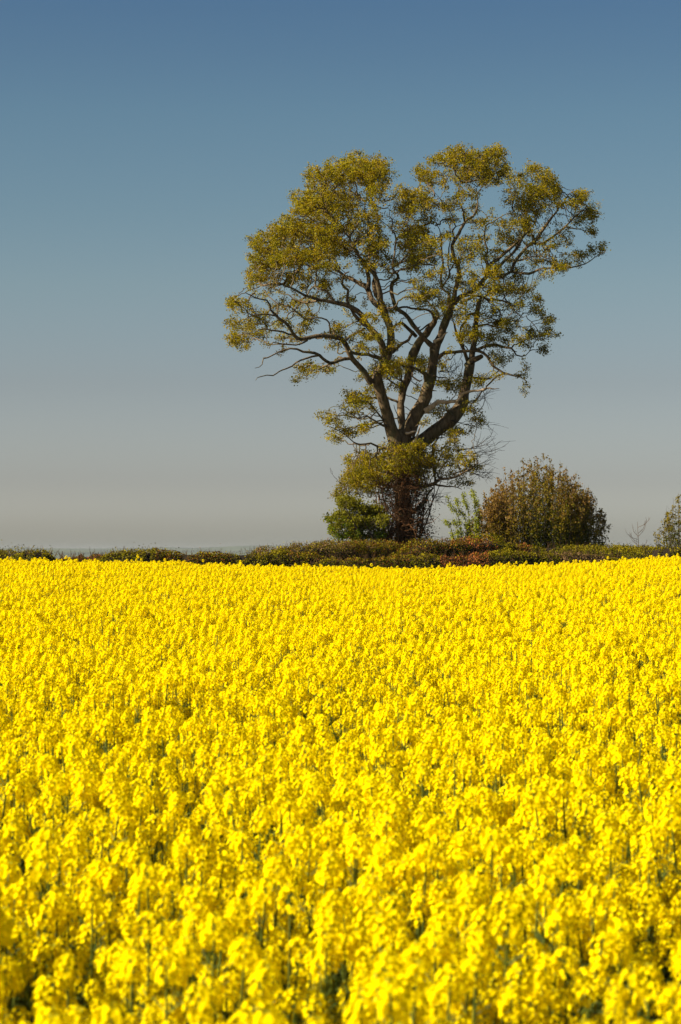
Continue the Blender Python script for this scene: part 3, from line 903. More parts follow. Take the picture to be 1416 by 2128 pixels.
    for (x0, y0, x1, y1) in ((1010, 790, 1290, 735), (1000, 760, 1230, 660), (1040, 850, 1240, 850), (1050, 880, 1230, 930), (960, 560, 1210, 570),
                             (1060, 440, 1230, 350), (700, 1300, 830, 1370), (660, 1240, 830, 1260), (830, 1060, 900, 1050), (880, 230, 1010, 150), (860, 330, 960, 210), (250, 1000, 150, 880)):
        n_ = 1 if x1 < x0 else 4
        for j in range(n_):
            ux, uy = up_(3, x0, y0)
            vx, vy = up_(3, x1 + (rng.normal() * 26 if n_ > 1 else 0), y1 + (rng.normal() * 30 if n_ > 1 else 0))
            dd = rng.uniform(-1, 1)
            pa, pb_ = P(ux, uy, TY + dd * 0.3), P(vx, vy, TY + dd)
            pp = [pa + (pb_ - pa) * t_ + (np.array([0, 0, -0.12]) * math.sin(math.pi * t_)) + rng.normal(size=3) * 0.035 for t_ in np.linspace(0, 1, 10)]
            br.add(pp, np.linspace(0.016, 0.005, 10), 3, cap=False)
            for q_ in range(5 if n_ > 1 else 1):
                k_ = rng.integers(3, 9)
                dirv = unit(pb_ - pa + rng.normal(size=3) * 0.9)
                l_ = rng.uniform(0.25, 0.7)
                br.add([pp[k_], pp[k_] + dirv * l_ * 0.5 + rng.normal(size=3) * 0.04, pp[k_] + dirv * l_], [0.008, 0.006, 0.004], 3, cap=False)
    tag(obj('bare_twigs', br.mesh('bare_twigs'), M_TWIG, oak), 'fine leafless twigs', kind='stuff')


make_oak()


# ------------------------------------------------------------------ shrubs behind the hedges
def make_maple():
    Y = TY - 1.6
    base = P(775, 1140, Y)
    base[2] = float(ground_z(base[0], base[1]))
    root = empty('green_shrub', base, 'bright fresh green leafy shrub at the left foot of the big oak', 'shrub')
    seeds, sr = [], []
    tb = Tubes()
    for k in range(7):
        p0 = base + np.array([rng.normal() * 0.2, rng.normal() * 0.2, 0])
        tx = 700 + 14 * k + rng.normal() * 4
        ty = 1075 + rng.normal() * 14
        p1 = P(tx, ty, Y + rng.normal() * 0.6)
        mid = (p0 + p1) / 2 + np.array([0.15, 0, 0.35])
        pp, rr = catmull([p0, mid, p1], [0.045, 0.03, 0.012], 0.15)
        tb.add(pp, rr, 6)
        seeds.append(pp)
        sr.append(rr)
    L = [(330, 400, 110, 70, .9), (230, 380, 60, 55, .6), (250, 520, 110, 50, 1), (120, 560, 60, 25, .9), (190, 640, 80, 45, .9), (340, 600, 120, 80, 1), (350, 710, 110, 45, .9),
         (490, 600, 110, 90, .9), (560, 480, 80, 80, .7), (590, 720, 80, 50, 1), (640, 570, 60, 60, .7), (240, 730, 80, 30, .7), (470, 740, 80, 35, .8), (150, 700, 40, 20, .5),
         (430, 470, 90, 70, .8)]
    at = []
    pm = FPX / Y
    for x, y, rx, ry, dn in L:
        ux, uy = up_(8, x, y)
        ax, ay = rx / 4.72 / pm, ry / 4.72 / pm
        n = int(dn * ax * ay * 1100) + 4
        d = unit(rng.normal(size=(n, 3))) * rng.random((n, 1)) ** 0.4
        at.append(P(ux, uy, Y + rng.normal() * 0.3) + d * np.array([ax, 0.75, ay]))
    at = np.concatenate(at)
    pos, size, chains = grow(np.concatenate(seeds), np.concatenate(sr), at, step=0.10, kill=0.10, infl=3, iters=50, wig=0.05)
    for ch, rr in chains:
        tb.add(ch, rr * 0.7, 3, cap=False)
    obj('branches', tb.mesh('branches'), M_TWIG, root)['kind'] = 'stuff'
    out = np.concatenate([pos[size <= 5], at])
    k = 7
    n = len(out)
    cl = np.repeat(out, k, 0) + rng.normal(size=(n * k, 3)) * 0.07
    hi = (out[:, 2] - base[2] - 1.4) / 1.2 + rng.normal(size=n) * 0.25
    cc = np.where((rng.random(n) < 0.4)[:, None], np.array([0.150, 0.200, 0.010]), np.array([0.085, 0.135, 0.007]))
    cc = np.where((hi > 0.8)[:, None], np.array([0.175, 0.165, 0.010]), cc)
    cc = np.repeat(cc, k, 0) * rng.uniform(0.7, 1.3, (n * k, 1))
    obj('foliage', leaf_mesh('foliage', cl, rng.uniform(0.05, 0.10, n * k), cc, aspect=0.8), M_LEAF, root)['kind'] = 'stuff'


make_maple()


def stem_bush(name, label, cat, base_px, base_y, Y, outline, n_stem, cols, halfw_px, leaf_k=36, r0=0.010, depth=1.6, low=0.25, sz=(0.05, 0.10)):
    """a bush of many upright stems; outline: [(px, top py)] of the dome; cols(u, h) gives the leaf colour"""
    base = P(base_px, base_y, Y)
    gz = float(ground_z(base[0], base[1]))
    base[2] = gz
    root = empty(name, base, label, cat)
    tb = Tubes()
    ol = np.array(outline, float)
    lc, lcol, ldir = [], [], []
    x0, x1 = ol[0, 0], ol[-1, 0]
    cxp, hw = (x0 + x1) / 2, (x1 - x0) / 2
    for i in range(n_stem):
        u = rng.uniform(-1, 1)
        v = rng.uniform(-1, 1)
        if u * u + v * v > 1:
            u, v = u * 0.7, v * 0.7
        rho = math.sqrt(min(1, u * u + v * v))
        tx = cxp + u * hw
        top = np.interp(tx, ol[:, 0], ol[:, 1])
        full = math.sqrt(max(0.05, 1 - v * v * 0.8))
        ty = base_y - (base_y - top) * full * rng.uniform(0.74, 1.04)
        p1 = P(tx, ty, Y + v * depth)
        bx = base_px + u * halfw_px
        p0 = P(bx, base_y, Y + v * depth * 0.45)
        p0[2] = gz
        p0 += np.array([rng.normal() * 0.1, rng.normal() * 0.1, 0])
        m = p0 * 0.45 + p1 * 0.55 + np.array([(p1[0] - p0[0]) * 0.12, 0, 0.0]) + rng.normal(size=3) * 0.06
        pp, rr = catmull([p0, m, p1], [r0, r0 * 0.6, r0 * 0.25], 0.16)
        for j in range(1, len(pp)):
            pp[j] += rng.normal(size=3) * 0.012
        tb.add(pp, rr, 4, cap=False)
        nc = int(leaf_k * rng.uniform(0.7, 1.3) / 6)
        t = np.repeat(low + (1 - low) * rng.random(nc) ** 0.9, 6)
        nl = len(t)
        idx = t * (len(pp) - 1)
        i0 = np.clip(idx.astype(int), 0, len(pp) - 2)
        f = (idx - i0)[:, None]
        c = pp[i0] * (1 - f) + pp[i0 + 1] * f
        sp = 0.05 + 0.42 * (1 - t)[:, None] ** 0.8
        off = np.repeat(unit(rng.normal(size=(nc, 3))) * rng.random((nc, 1)) ** 0.5, 6, 0)
        dirs = rng.normal(size=(nl, 3))
        dirs[:, 2] += 0.8
        c = c + off * sp + rng.normal(size=(nl, 3)) * (0.035 + 0.03 * (1 - t)[:, None])
        lc.append(c)
        ldir.append(dirs)
        lcol.append(np.array([cols(u, tt) for tt in t]))
    obj('stems', tb.mesh('stems'), M_TWIG, root)['kind'] = 'stuff'
    C = np.concatenate(lc)
    cc = np.concatenate(lcol) * rng.uniform(0.7, 1.3, (len(C), 1))
    obj('foliage', leaf_mesh('foliage', C, rng.uniform(sz[0], sz[1], len(C)), cc, D=np.concatenate(ldir), aspect=0.6), M_LEAF, root)['kind'] = 'stuff'
    return root


GREEN_, BRONZE_, OLIVE_ = np.array([0.100, 0.105, 0.007]), np.array([0.235, 0.140, 0.038]), np.array([0.200, 0.152, 0.010])


def bush_cols(u, h):
    b = h + 0.15 * abs(u) + random.gauss(0, 0.12)
    if b > 0.98 - 0.10 * (u < -0.3):
        return BRONZE_
    if b > 0.72 - 0.25 * (u < -0.2):
        return OLIVE_
    return GREEN_


stem_bush('round_bush', 'large dome-shaped bush of upright bronze-tipped stems standing right of the oak', 'bush', 1125, 1140, TY - 3,
          [(968, 1105), (985, 1060), (1025, 1005), (1060, 968), (1085, 952), (1110, 942), (1150, 948), (1185, 970), (1215, 1000), (1240, 1030), (1260, 1065), (1272, 1110)],
          430, bush_cols, 85, leaf_k=160, depth=2.3, low=0.2)
stem_bush('edge_bush', 'loose twiggy bush behind the hedge, cut off by the right edge of the photo', 'bush', 1430, 1142, TY - 4,
          [(1358, 1115), (1372, 1085), (1390, 1044), (1418, 1018), (1450, 1022), (1475, 1060), (1500, 1110)],
          110, lambda u, h: OLIVE_ if h > 0.8 or random.random() < 0.3 else GREEN_, 44, leaf_k=54, depth=1.2, low=0.2)


def make_sapling():
    Y = TY - 4
    base = P(975, 1135, Y)
    gz = float(ground_z(base[0], base[1]))
    base[2] = gz
    root = empty('leafy_sapling', base, 'pale green upright shoots with clustered leaves beside the left of the dome-shaped bush', 'sapling')
    tb = Tubes()
    lc, ld = [], []
    for st in ([(200, 640), (150, 500), (110, 430), (85, 370)], [(215, 640), (190, 520), (150, 440), (135, 382)], [(230, 640), (205, 480), (185, 400), (172, 348)],
               [(250, 640), (245, 450), (225, 330)], [(150, 640), (110, 570), (85, 520), (73, 500)], [(262, 640), (262, 480), (250, 390)], [(170, 640), (140, 560), (118, 500)]):
        pts = [P(900 + x / 2.744, 900 + y / 2.744, Y + rng.normal() * 0.25) for x, y in st]
        pts[0][2] = gz + 0.3
        pp, rr = catmull(pts, np.linspace(0.016, 0.005, len(pts)), 0.1)
        tb.add(pp, rr, 5, cap=False)
        for j in range(3, len(pp)):
            if rng.random() < 0.12:
                continue
            n = 34
            lc.append(pp[j] + rng.normal(size=(n, 3)) * np.array([0.055, 0.055, 0.05]))
            ld.append(rng.normal(size=(n, 3)) + np.array([0, 0, -0.3]))
    obj('stems', tb.mesh('stems'), M_TWIG, root)['kind'] = 'stuff'
    C = np.concatenate(lc)
    cc = np.where((rng.random(len(C)) < 0.5)[:, None], np.array([0.290, 0.310, 0.022]), np.array([0.200, 0.230, 0.016])) * rng.uniform(0.7, 1.3, (len(C), 1))
    obj('foliage', leaf_mesh('foliage', C, rng.uniform(0.04, 0.08, len(C)), cc, D=np.concatenate(ld), aspect=0.65), M_LEAF, root)['kind'] = 'stuff'


make_sapling()


def make_bare(px, py_top, w_px, label, n=9):
    Y = TY - 5
    p0 = P(px, 1140, Y)
    p0[2] = float(ground_z(p0[0], p0[1]))
    root = empty('bare_sapling', p0, label, 'sapling')
    tb = Tubes()
    top = P(px, py_top, Y)
    pp, rr = catmull([p0, (p0 + top) / 2 + np.array([0.05, 0, 0]), top], [0.02, 0.013, 0.005], 0.1)
    tb.add(pp, rr, 5, cap=False)
    obj('stem', tb.mesh('stem'), M_GREYTWIG, root)
    tb = Tubes()
    for i in range(n):
        k = int(len(pp) * rng.uniform(0.45, 0.9))
        s = 1 if i % 2 else -1
        end = pp[k] + np.array([s * rng.uniform(0.2, 1) * w_px / 60, rng.normal() * 0.2, rng.uniform(0.25, 0.6)])
        mid = (pp[k] + end) / 2 + np.array([s * 0.05, 0, -0.05])
        q, r_ = catmull([pp[k], mid, end], [0.009, 0.007, 0.004], 0.08)
        tb.add(q, r_, 3, cap=False)
        for j in range(3):
            kk = rng.integers(1, len(q))
            tb.add([q[kk], q[kk] + np.array([s * rng.uniform(-0.05, 0.12), rng.normal() * 0.05, rng.uniform(0.08, 0.2)])], [0.005, 0.003], 3, cap=False)
    obj('twigs', tb.mesh('twigs'), M_GREYTWIG, root)['kind'] = 'stuff'


make_bare(1325, 1084, 34, 'thin leafless grey sapling standing alone over the hedge between the two bushes', 10)


# ------------------------------------------------------------------ hedges
HG = np.array([0.080, 0.080, 0.005])
HY = np.array([0.205, 0.165, 0.009])
HB = np.array([0.165, 0.068, 0.014])
HR = np.array([0.240, 0.082, 0.024])
HT = np.array([0.200, 0.125, 0.058])


def hedge(label, line, width, patches, seed, dens=1.0, wild=0.06, twig_n=300):
    """line: [(px, top py, Y)]; patches: [(px from, px to, colour, share)]"""
    r = np.random.default_rng(seed)
    pts = [P(px, py, Y) for px, py, Y in line]
    top, pxs = catmull(pts, [l_[0] for l_ in line], 0.25)
    n = len(top)
    gz = ground_z(top[:, 0], top[:, 1])
    c = top[n // 2].copy()
    c[2] = gz[n // 2]
    root = empty('hedge', c, label, 'hedge', None)
    T = unit(np.gradient(top, axis=0) * np.array([1, 1, 0]))
    Nn = np.stack([-T[:, 1], T[:, 0], np.zeros(n)], -1)
    # solid inner wood added to block light, near-black to paint shade between leaves
    prof = [(-0.36, 0.0), (-0.40, 0.35), (-0.40, 0.70), (-0.28, 0.90), (0, 0.94), (0.28, 0.90), (0.40, 0.70), (0.40, 0.35), (0.36, 0.0)]
    V = []
    tp = np.ones(n)
    tp[:3] = (0.35, 0.7, 0.9)
    tp[-3:] = (0.9, 0.7, 0.35)
    for i in range(n):
        h = top[i, 2] - gz[i]
        for (a_, b_) in prof:
            V.append(top[i] * np.array([1, 1, 0]) + Nn[i] * a_ * width * tp[i] * (1 + r.normal() * 0.05) + np.array([0, 0, gz[i] + b_ * h * (0.6 + 0.4 * tp[i])]))
    m = len(prof)
    idx = np.arange(n * m).reshape(n, m)
    F = np.stack([idx[:-1, :-1], idx[:-1, 1:], idx[1:, 1:], idx[1:, :-1]], -1).reshape(-1, 4)
    obj('shaded_wood_core', mesh_np('shaded_wood_core', np.array(V), F), M_CORE, root)
    # leaf shell
    length = np.linalg.norm(np.diff(top, axis=0), axis=1).sum()
    N = int(length * 2600 * dens)
    s = r.random(N) * (n - 1)
    i0 = s.astype(int)
    f = (s - i0)[:, None]
    P0 = top[i0] * (1 - f) + top[i0 + 1] * f
    g0 = gz[i0]
    Nv = Nn[i0]
    pxx = pxs[i0] * (1 - f[:, 0]) + pxs[i0 + 1] * f[:, 0]
    th = r.uniform(-0.25, math.pi + 0.25, N)     # round section from side to side over the top
    rad = 1.02 - np.abs(r.normal(size=N)) * 0.13
    sup = 0.45
    ca, sa = np.cos(th), np.sin(th)
    xa = np.sign(ca) * np.abs(ca) ** sup * 0.5 * width
    h = P0[:, 2] - g0
    za = np.sign(sa) * np.abs(sa) ** 0.42
    lump = np.array([noise.noise(Vector((p[0] * 1.1, p[1] * 1.1, seed + z_ * 1.5))) for p, z_ in zip(P0, za)])
    lump2 = np.array([noise.noise(Vector((p[0] * 4, p[1] * 4, seed + z_ * 3))) for p, z_ in zip(P0, za)])
    rr = rad * (1 + 0.26 * lump + 0.14 * lump2)
    endt = np.minimum(np.minimum(s, n - 1 - s) / 3.0, 1)
    rr2 = rr * (0.35 + 0.65 * endt)
    Cc = P0 * np.array([1, 1, 0]) + Nv * (xa * rr2)[:, None]
    zlow = g0 + h * 0.35
    Cc[:, 2] = np.where(za > 0, zlow + (h * 0.65) * za * (1 + (rr - 1) * 0.7) * (0.75 + 0.25 * endt), g0 + h * 0.35 * r.random(N))
    sh = r.random(N) < 0.05
    Cc[:, 2] += np.where(sh, np.abs(r.normal(size=N)) * wild, 0)
    cols = np.tile(HG, (N, 1))
    for (a_, b_, col, share) in patches:
        jit = pxx + 14 * lump2
        sel = (jit > a_) & (jit < b_) & (r.random(N) < share)
        cols[sel] = col
    # sunlight on the clipped top, painted in as brighter, yellower leaf colour
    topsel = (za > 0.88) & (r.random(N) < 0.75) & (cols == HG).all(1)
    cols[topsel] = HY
    cols = cols * r.uniform(0.65, 1.35, (N, 1))
    D = r.normal(size=(N, 3)) + np.array([0, 0, 0.4])
    face = Nv * ca[:, None] * (1 - np.clip(sa, 0, 1)[:, None] ** 3) + np.array([0, 0, 1.0]) * (np.clip(sa, 0, 1)[:, None] ** 2.5)
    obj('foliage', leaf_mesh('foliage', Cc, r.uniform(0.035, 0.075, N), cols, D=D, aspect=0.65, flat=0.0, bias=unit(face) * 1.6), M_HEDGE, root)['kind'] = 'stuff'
    # twigs poking out
    tb = Tubes()
    for k in range(twig_n):
        i = r.integers(1, n - 1)
        px = pxs[i]
        up = r.random() < 0.45
        h_ = top[i, 2] - gz[i]
        if up:
            p0 = top[i] + Nn[i] * r.uniform(-0.4, 0.4) * width - np.array([0, 0, 0.15])
            d = np.array([r.normal() * 0.35, r.normal() * 0.2, 1.0])
            ln = r.uniform(0.12, 0.32)
        else:
            p0 = top[i] - Nn[i] * 0.46 * width * (1 if Nn[i][1] > 0 else -1)
            p0[2] = gz[i] + r.uniform(0.3, 0.95) * h_
            d = np.array([r.normal() * 0.8, -0.5, r.normal() * 0.6 + 0.5])
            ln = r.uniform(0.15, 0.4)
        d = unit(d)
        tb.add([p0, p0 + d * ln * 0.5 + r.normal(size=3) * 0.02, p0 + d * ln], [0.008, 0.006, 0.003], 3, cap=False)
    obj('twigs', tb.mesh('twigs'), M_GREYTWIG, root)['kind'] = 'stuff'
    return root


hedge('bushy dark green hedge end at the far left, higher than the brown hedge beside it',
      [(-260, 1140, 79), (-100, 1142, 78.5), (0, 1146, 78), (40, 1143, 77.5), (75, 1142, 77), (105, 1144, 77), (120, 1152, 77)], 1.4,
      [(-300, 130, HG, .7), (-300, 130, HY, .35)], 11, wild=0.16)
hedge('low brown-topped hedge filling the gap between the two left green hedges',
      [(108, 1153, 80), (170, 1153.5, 80), (215, 1152, 80), (260, 1151, 79.5)], 1.2, [(100, 300, HR, .7), (100, 300, HG, .15)], 12, wild=0.05)
hedge('long low mixed green and brown clipped hedge left of the oak, along the crop edge',
      [(205, 1150, 77.5), (235, 1144, 77), (300, 1141, 76.5), (330, 1145, 76.5), (400, 1147, 76.3), (480, 1148, 76.2), (560, 1146, 76.4), (640, 1150, 76.5), (700, 1155, 77)], 1.2,
      [(200, 360, HY, .35), (330, 480, HB, .35), (480, 640, HY, .4), (600, 720, HB, .25)], 13, wild=0.09)
hedge('thick rising hedge with grey twiggy face directly below the green shrub',
      [(545, 1146, 80.5), (575, 1139, 79.5), (610, 1134, 79), (660, 1131, 80), (700, 1129, 82), (745, 1128, 84.5), (800, 1130, 87), (850, 1133, 89)], 1.7,
      [(540, 700, HT, .45), (690, 860, HB, .35), (600, 800, HY, .15)], 14, wild=0.09, twig_n=900)
hedge('lower front hedge with a rust-red beech patch, in front of the taller hedge at right',
      [(640, 1163, 75.6), (690, 1160, 75.4), (760, 1157, 75.3), (850, 1154, 75.3), (940, 1152, 75.2), (1020, 1150, 75.2), (1100, 1147, 75.2), (1200, 1147, 75.4), (1270, 1150, 75.6), (1310, 1156, 75.8)], 1.2,
      [(700, 860, HB, .3), (850, 930, HY, .5), (915, 1015, HR, .8), (1150, 1245, HT, .75)], 15, wild=0.06, twig_n=700)
hedge('taller back hedge running right from the oak past the dome-shaped bush',
      [(835, 1127, 80), (900, 1123, 81), (960, 1121, 82), (1020, 1121, 83), (1060, 1127, 83.5), (1110, 1131, 83.5), (1200, 1134, 83), (1290, 1138, 81), (1345, 1138, 79), (1380, 1134, 78), (1416, 1133, 78), (1600, 1128, 77)], 1.5,
      [(835, 960, HB, .4), (950, 1000, HR, .75), (1060, 1110, HR, .6), (1100, 1420, HY, .3)], 16, wild=0.07, twig_n=500)


# ------------------------------------------------------------------ oilseed rape
def raceme(seed, big=1.0):
    """one flower head: dome of four-petalled flowers round a stalk, buds at the tip"""
    r = np.random.default_rng(seed)
    V, F, C = [], [], []
    nv = 0
    H = 0.085 * big
    nf = 58
    for i in range(nf):
        t = i / nf
        ang = i * 2.39996 + r.normal() * 0.25
        rad = (0.008 + 0.030 * math.sin(min(1, t * 1.9 + 0.12) * math.pi / 2) - 0.010 * max(0, t - 0.6) / 0.4) * big * r.uniform(0.8, 1.15)
        z = -H * t ** 1.1
        c = np.array([math.cos(ang) * rad, math.sin(ang) * rad, z + 0.01])
        nrm = unit(np.array([math.cos(ang), math.sin(ang), 1.1 - 1.1 * t]) + r.normal(size=3) * 0.2)
        a_ = unit(np.cross(nrm, r.normal(size=3)))
        b_ = np.cross(nrm, a_)
        s = 0.0086 * big * r.uniform(0.85, 1.15)
        closed = 0.15 + 0.45 * (1 - t) * r.random()
        for k in range(4):
            q = k * math.pi / 2
            d = a_ * math.cos(q) + b_ * math.sin(q)
            e_ = -a_ * math.sin(q) + b_ * math.cos(q)
            V += [c, c + (d * 0.72 + e_ * 0.60) * s + nrm * s * closed, c + d * s * 1.12 + nrm * s * (closed - 0.05), c + (d * 0.72 - e_ * 0.60) * s + nrm * s * closed]
            F.append((nv, nv + 1, nv + 2, nv + 3))
            nv += 4
            C.append(np.array([0.94, 0.752, 0.002]) * r.uniform(0.9, 1.06))
    for i in range(7):
        ang = i * 2.4
        c = np.array([math.cos(ang) * 0.007, math.sin(ang) * 0.007, 0.012 + r.normal() * 0.003]) * big
        a_ = unit(r.normal(size=3))
        b_ = unit(np.cross(a_, r.normal(size=3)))
        s = 0.005 * big
        V += [c + a_ * s, c + b_ * s, c - a_ * s + np.array([0, 0, s]), c - b_ * s + np.array([0, 0, s])]
        F.append((nv, nv + 1, nv + 2, nv + 3))
        nv += 4
        C.append(np.array([0.45, 0.42, 0.02]))
    return np.array(V), np.array(F), np.array(C)


RAC = [raceme(40 + i, b) for i, b in enumerate((0.80, 0.94, 0.68, 0.86))]


def plant_layout(seed):
    r = np.random.default_rng(seed)
    heads = [(np.array([r.normal() * 0.015, r.normal() * 0.015, 1.17]), 0, 1.0)]
    nb = r.integers(5, 8)
    a0 = r.random() * 6
    for i in range(nb):
        an = a0 + i * 2.4 + r.normal() * 0.3
        d = r.uniform(0.05, 0.13)
        heads.append((np.array([math.cos(an) * d, math.sin(an) * d, 1.17 - r.uniform(0.02, 0.26)]), int(r.integers(0, 4)), r.uniform(0.72, 1.0)))
    return heads


def plant_stem(heads, seed):
    r = np.random.default_rng(seed)
    tb = Tubes()
    hd = heads[0][0]
    green = (0.095, 0.118, 0.008)
    main = [np.array([0, 0, 0.0]), np.array([hd[0] * 0.3, hd[1] * 0.3, 0.6]), hd - np.array([0, 0, 0.01])]
    tb.add(main, [0.007, 0.006, 0.0025], 5, green, cap=False)
    for h, _, _ in heads[1:]:
        z0 = r.uniform(0.55, 0.85)
        p0 = np.array([hd[0] * z0 * 0.5, hd[1] * z0 * 0.5, z0])
        tb.add([p0, p0 * 0.4 + h * 0.6 + np.array([h[0], h[1], -0.05]) * 0.2, h], [0.004, 0.0035, 0.002], 4, green, cap=False)
    # slim green pods standing out below the flowers
    for h, _, sc_ in heads:
        for k in range(9):
            an = r.random() * 6.28
            z = h[2] - 0.10 - r.uniform(0, 0.13)
            p0 = np.array([h[0] * 0.95, h[1] * 0.95, z])
            p1 = p0 + np.array([math.cos(an) * 0.035, math.sin(an) * 0.035, 0.028])
            tb.add([p0, p1], [0.0012, 0.0014], 3, (0.12, 0.16, 0.02), cap=False)
    V = np.concatenate(tb.V)
    F = np.concatenate(tb.Q)
    C = np.concatenate(tb.C)
    # leaves up the stem
    n = 13
    z = r.uniform(0.15, 0.95, n)
    an = r.random(n) * 6.28
    out = np.stack([np.cos(an), np.sin(an), r.uniform(-0.2, 0.7, n)], -1)
    L = (0.17 - 0.10 * z)[:, None]
    b = np.stack([np.zeros(n), np.zeros(n), z], -1)
    sd = np.stack([-np.sin(an), np.cos(an), np.zeros(n)], -1)
    mid = b + out * L * 0.5
    tip = b + out * L + np.array([0, 0, -0.03])
    wd = L * 0.16
    V2 = np.stack([b, mid + sd * wd, tip, mid - sd * wd], 1).reshape(-1, 3)
    F2 = np.arange(4 * n).reshape(-1, 4) + len(V)
    return np.vstack([V, V2]), np.vstack([F, F2]), np.vstack([C, np.tile(np.array([0.055, 0.078, 0.008]), (n, 1))])


NVAR = 8
LAY = [plant_layout(100 + i) for i in range(NVAR)]
STM = [plant_stem(LAY[i], 200 + i) for i in range(NVAR)]
crop_col = bpy.data.collections.new('crop_sources')       # only a source for the instanced mass, not linked to the scene


def rotz(V, a_):
    c, s = math.cos(a_), math.sin(a_)
    return V @ np.array([[c, s, 0], [-s, c, 0], [0, 0, 1]])


for i in range(NVAR):
    Vs, Fs, Cs = STM[i]
    Va, Fa, Ca = [Vs], [Fs], [Cs]
    off = len(Vs)
    mi = [np.zeros(len(Fs), int)]
    for j, (h, k, sc_) in enumerate(LAY[i]):
        Vr, Fr, Cr = RAC[k]
        Va.append(rotz(Vr * sc_, j * 1.3) + h)
        Fa.append(Fr + off)
        Ca.append(Cr)
        mi.append(np.ones(len(Fr), int))
        off += len(Vr)
    me = mesh_np('crop_plant', np.vstack(Va), np.vstack(Fa), np.vstack(Ca), smooth=False)
    me.materials.append(M_STEM)
    me.materials.append(M_PETAL)
    me.polygons.foreach_set('material_index', np.concatenate(mi).astype(np.int32))
    crop_col.objects.link(bpy.data.objects.new('crop_plant_%d' % i, me))

# where plants stand
DENS = 50
r = np.random.default_rng(5)
pl = []
for y0 in np.arange(3.3, FIELD_END, 1.0):
    y1 = min(y0 + 1.0, FIELD_END)
    hw = 0.141 * (y0 + 0.5) * 1.3 + 1.2
    n = int(2 * hw * (y1 - y0) * DENS)
    pl.append(np.stack([r.uniform(-hw, hw, n), r.uniform(y0, y1, n)], -1))
pl = np.concatenate(pl)
patch = np.array([noise.noise(Vector((x * 0.9, y * 0.9, 3))) for x, y in pl])
patch2 = np.array([noise.noise(Vector((x * 3.1, y * 3.1, 8))) for x, y in pl])
keep = r.random(len(pl)) < np.clip(0.74 + 0.95 * patch2 + 0.35 * patch, 0.08, 1)
pl, patch, patch2 = pl[keep], patch[keep], patch2[keep]
n = len(pl)
gz = ground_z(pl[:, 0], pl[:, 1])
scl = 1 + 0.06 * patch + 0.12 * patch2 + r.normal(size=n) * 0.04 - 0.02
scl = np.where(r.random(n) < 0.012, scl + 0.09, scl)
tilt = r.normal(size=(n, 2)) * 0.07
rz = r.uniform(0, 6.283, n)
var = r.integers(0, NVAR, n)
infr = (np.abs(pl[:, 0]) < 0.141 * pl[:, 1] + 0.06) & (pl[:, 1] > 4.35)
order = np.where(infr)[0]
order = order[np.argsort(pl[order, 1])][:300]
near = np.zeros(n, bool)
near[order] = True
print('plants', n, 'nearest reach', pl[order, 1].max())

stem_me = []
for i in range(NVAR):
    me = mesh_np('stem', STM[i][0], STM[i][1], STM[i][2], smooth=False)
    me.materials.append(M_STEM)
    stem_me.append(me)
head_me = []
for i in range(4):
    me = mesh_np('flower_head', RAC[i][0], RAC[i][1], RAC[i][2], smooth=False)
    me.materials.append(M_PETAL)
    head_me.append(me)
for i in order:
    e_ = empty('rapeseed_plant', (pl[i, 0], pl[i, 1], gz[i]), 'yellow flowering rapeseed plant in the nearest, out-of-focus rows of the crop', 'plant', 'nearest rapeseed plants')
    e_.rotation_euler = (tilt[i, 0], tilt[i, 1], rz[i])
    e_.scale = (scl[i],) * 3
    o = bpy.data.objects.new('stem', stem_me[var[i]])
    COL.objects.link(o)
    o.parent = e_
    for j, (h, k, sc_) in enumerate(LAY[var[i]]):
        o = bpy.data.objects.new('flower_head', head_me[k])
        COL.objects.link(o)
        o.parent = e_
        o.location = h
        o.scale = (sc_,) * 3
        o.rotation_euler = (0, 0, j * 1.3)

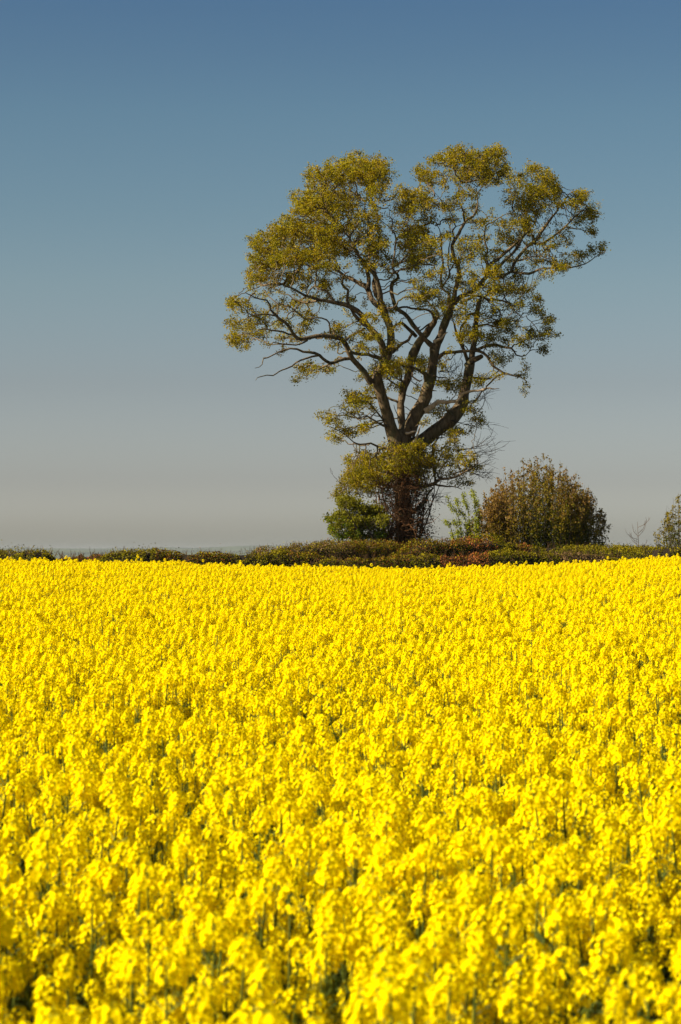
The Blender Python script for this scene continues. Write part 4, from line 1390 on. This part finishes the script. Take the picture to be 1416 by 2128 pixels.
far = ~near
me = bpy.data.meshes.new('rapeseed_crop')
fp = np.stack([pl[far, 0], pl[far, 1], gz[far]], -1)
me.vertices.add(len(fp))
me.vertices.foreach_set('co', fp.astype(np.float32).ravel())
at = me.attributes.new('rot', 'FLOAT_VECTOR', 'POINT')
at.data.foreach_set('vector', np.stack([tilt[far, 0], tilt[far, 1], rz[far]], -1).astype(np.float32).ravel())
at = me.attributes.new('scl', 'FLOAT', 'POINT')
at.data.foreach_set('value', scl[far].astype(np.float32))
at = me.attributes.new('variant', 'INT', 'POINT')
at.data.foreach_set('value', var[far].astype(np.int32))
crop = bpy.data.objects.new('rapeseed_crop', me)
COL.objects.link(crop)
tag(crop, 'dense bright yellow rapeseed in flower filling the field behind the nearest plants', None, None, 'stuff')
ng = bpy.data.node_groups.new('plant_the_crop', 'GeometryNodeTree')
ng.interface.new_socket('Geometry', in_out='INPUT', socket_type='NodeSocketGeometry')
ng.interface.new_socket('Geometry', in_out='OUTPUT', socket_type='NodeSocketGeometry')
gi = ng.nodes.new('NodeGroupInput')
go = ng.nodes.new('NodeGroupOutput')
ci = ng.nodes.new('GeometryNodeCollectionInfo')
ci.inputs['Collection'].default_value = crop_col
ci.inputs['Separate Children'].default_value = True
ci.inputs['Reset Children'].default_value = True
ip = ng.nodes.new('GeometryNodeInstanceOnPoints')
ip.inputs['Pick Instance'].default_value = True


def named(nm, ty):
    q = ng.nodes.new('GeometryNodeInputNamedAttribute')
    q.data_type = ty
    q.inputs['Name'].default_value = nm
    return [s_ for s_ in q.outputs if s_.enabled and s_.name == 'Attribute'][0]


ng.links.new(gi.outputs[0], ip.inputs['Points'])
ng.links.new(ci.outputs[0], ip.inputs['Instance'])
ng.links.new(named('variant', 'INT'), ip.inputs['Instance Index'])
ng.links.new(named('rot', 'FLOAT_VECTOR'), ip.inputs['Rotation'])
ng.links.new(named('scl', 'FLOAT'), ip.inputs['Scale'])
ng.links.new(ip.outputs[0], go.inputs[0])
md = crop.modifiers.new('crop', 'NODES')
md.node_group = ng
print('triangles', sum(len(o.data.loop_triangles) or sum(len(p.vertices) - 2 for p in o.data.polygons) for o in COL.objects if o.type == 'MESH' and o.name.split('.')[0] not in ('stem', 'flower_head')))
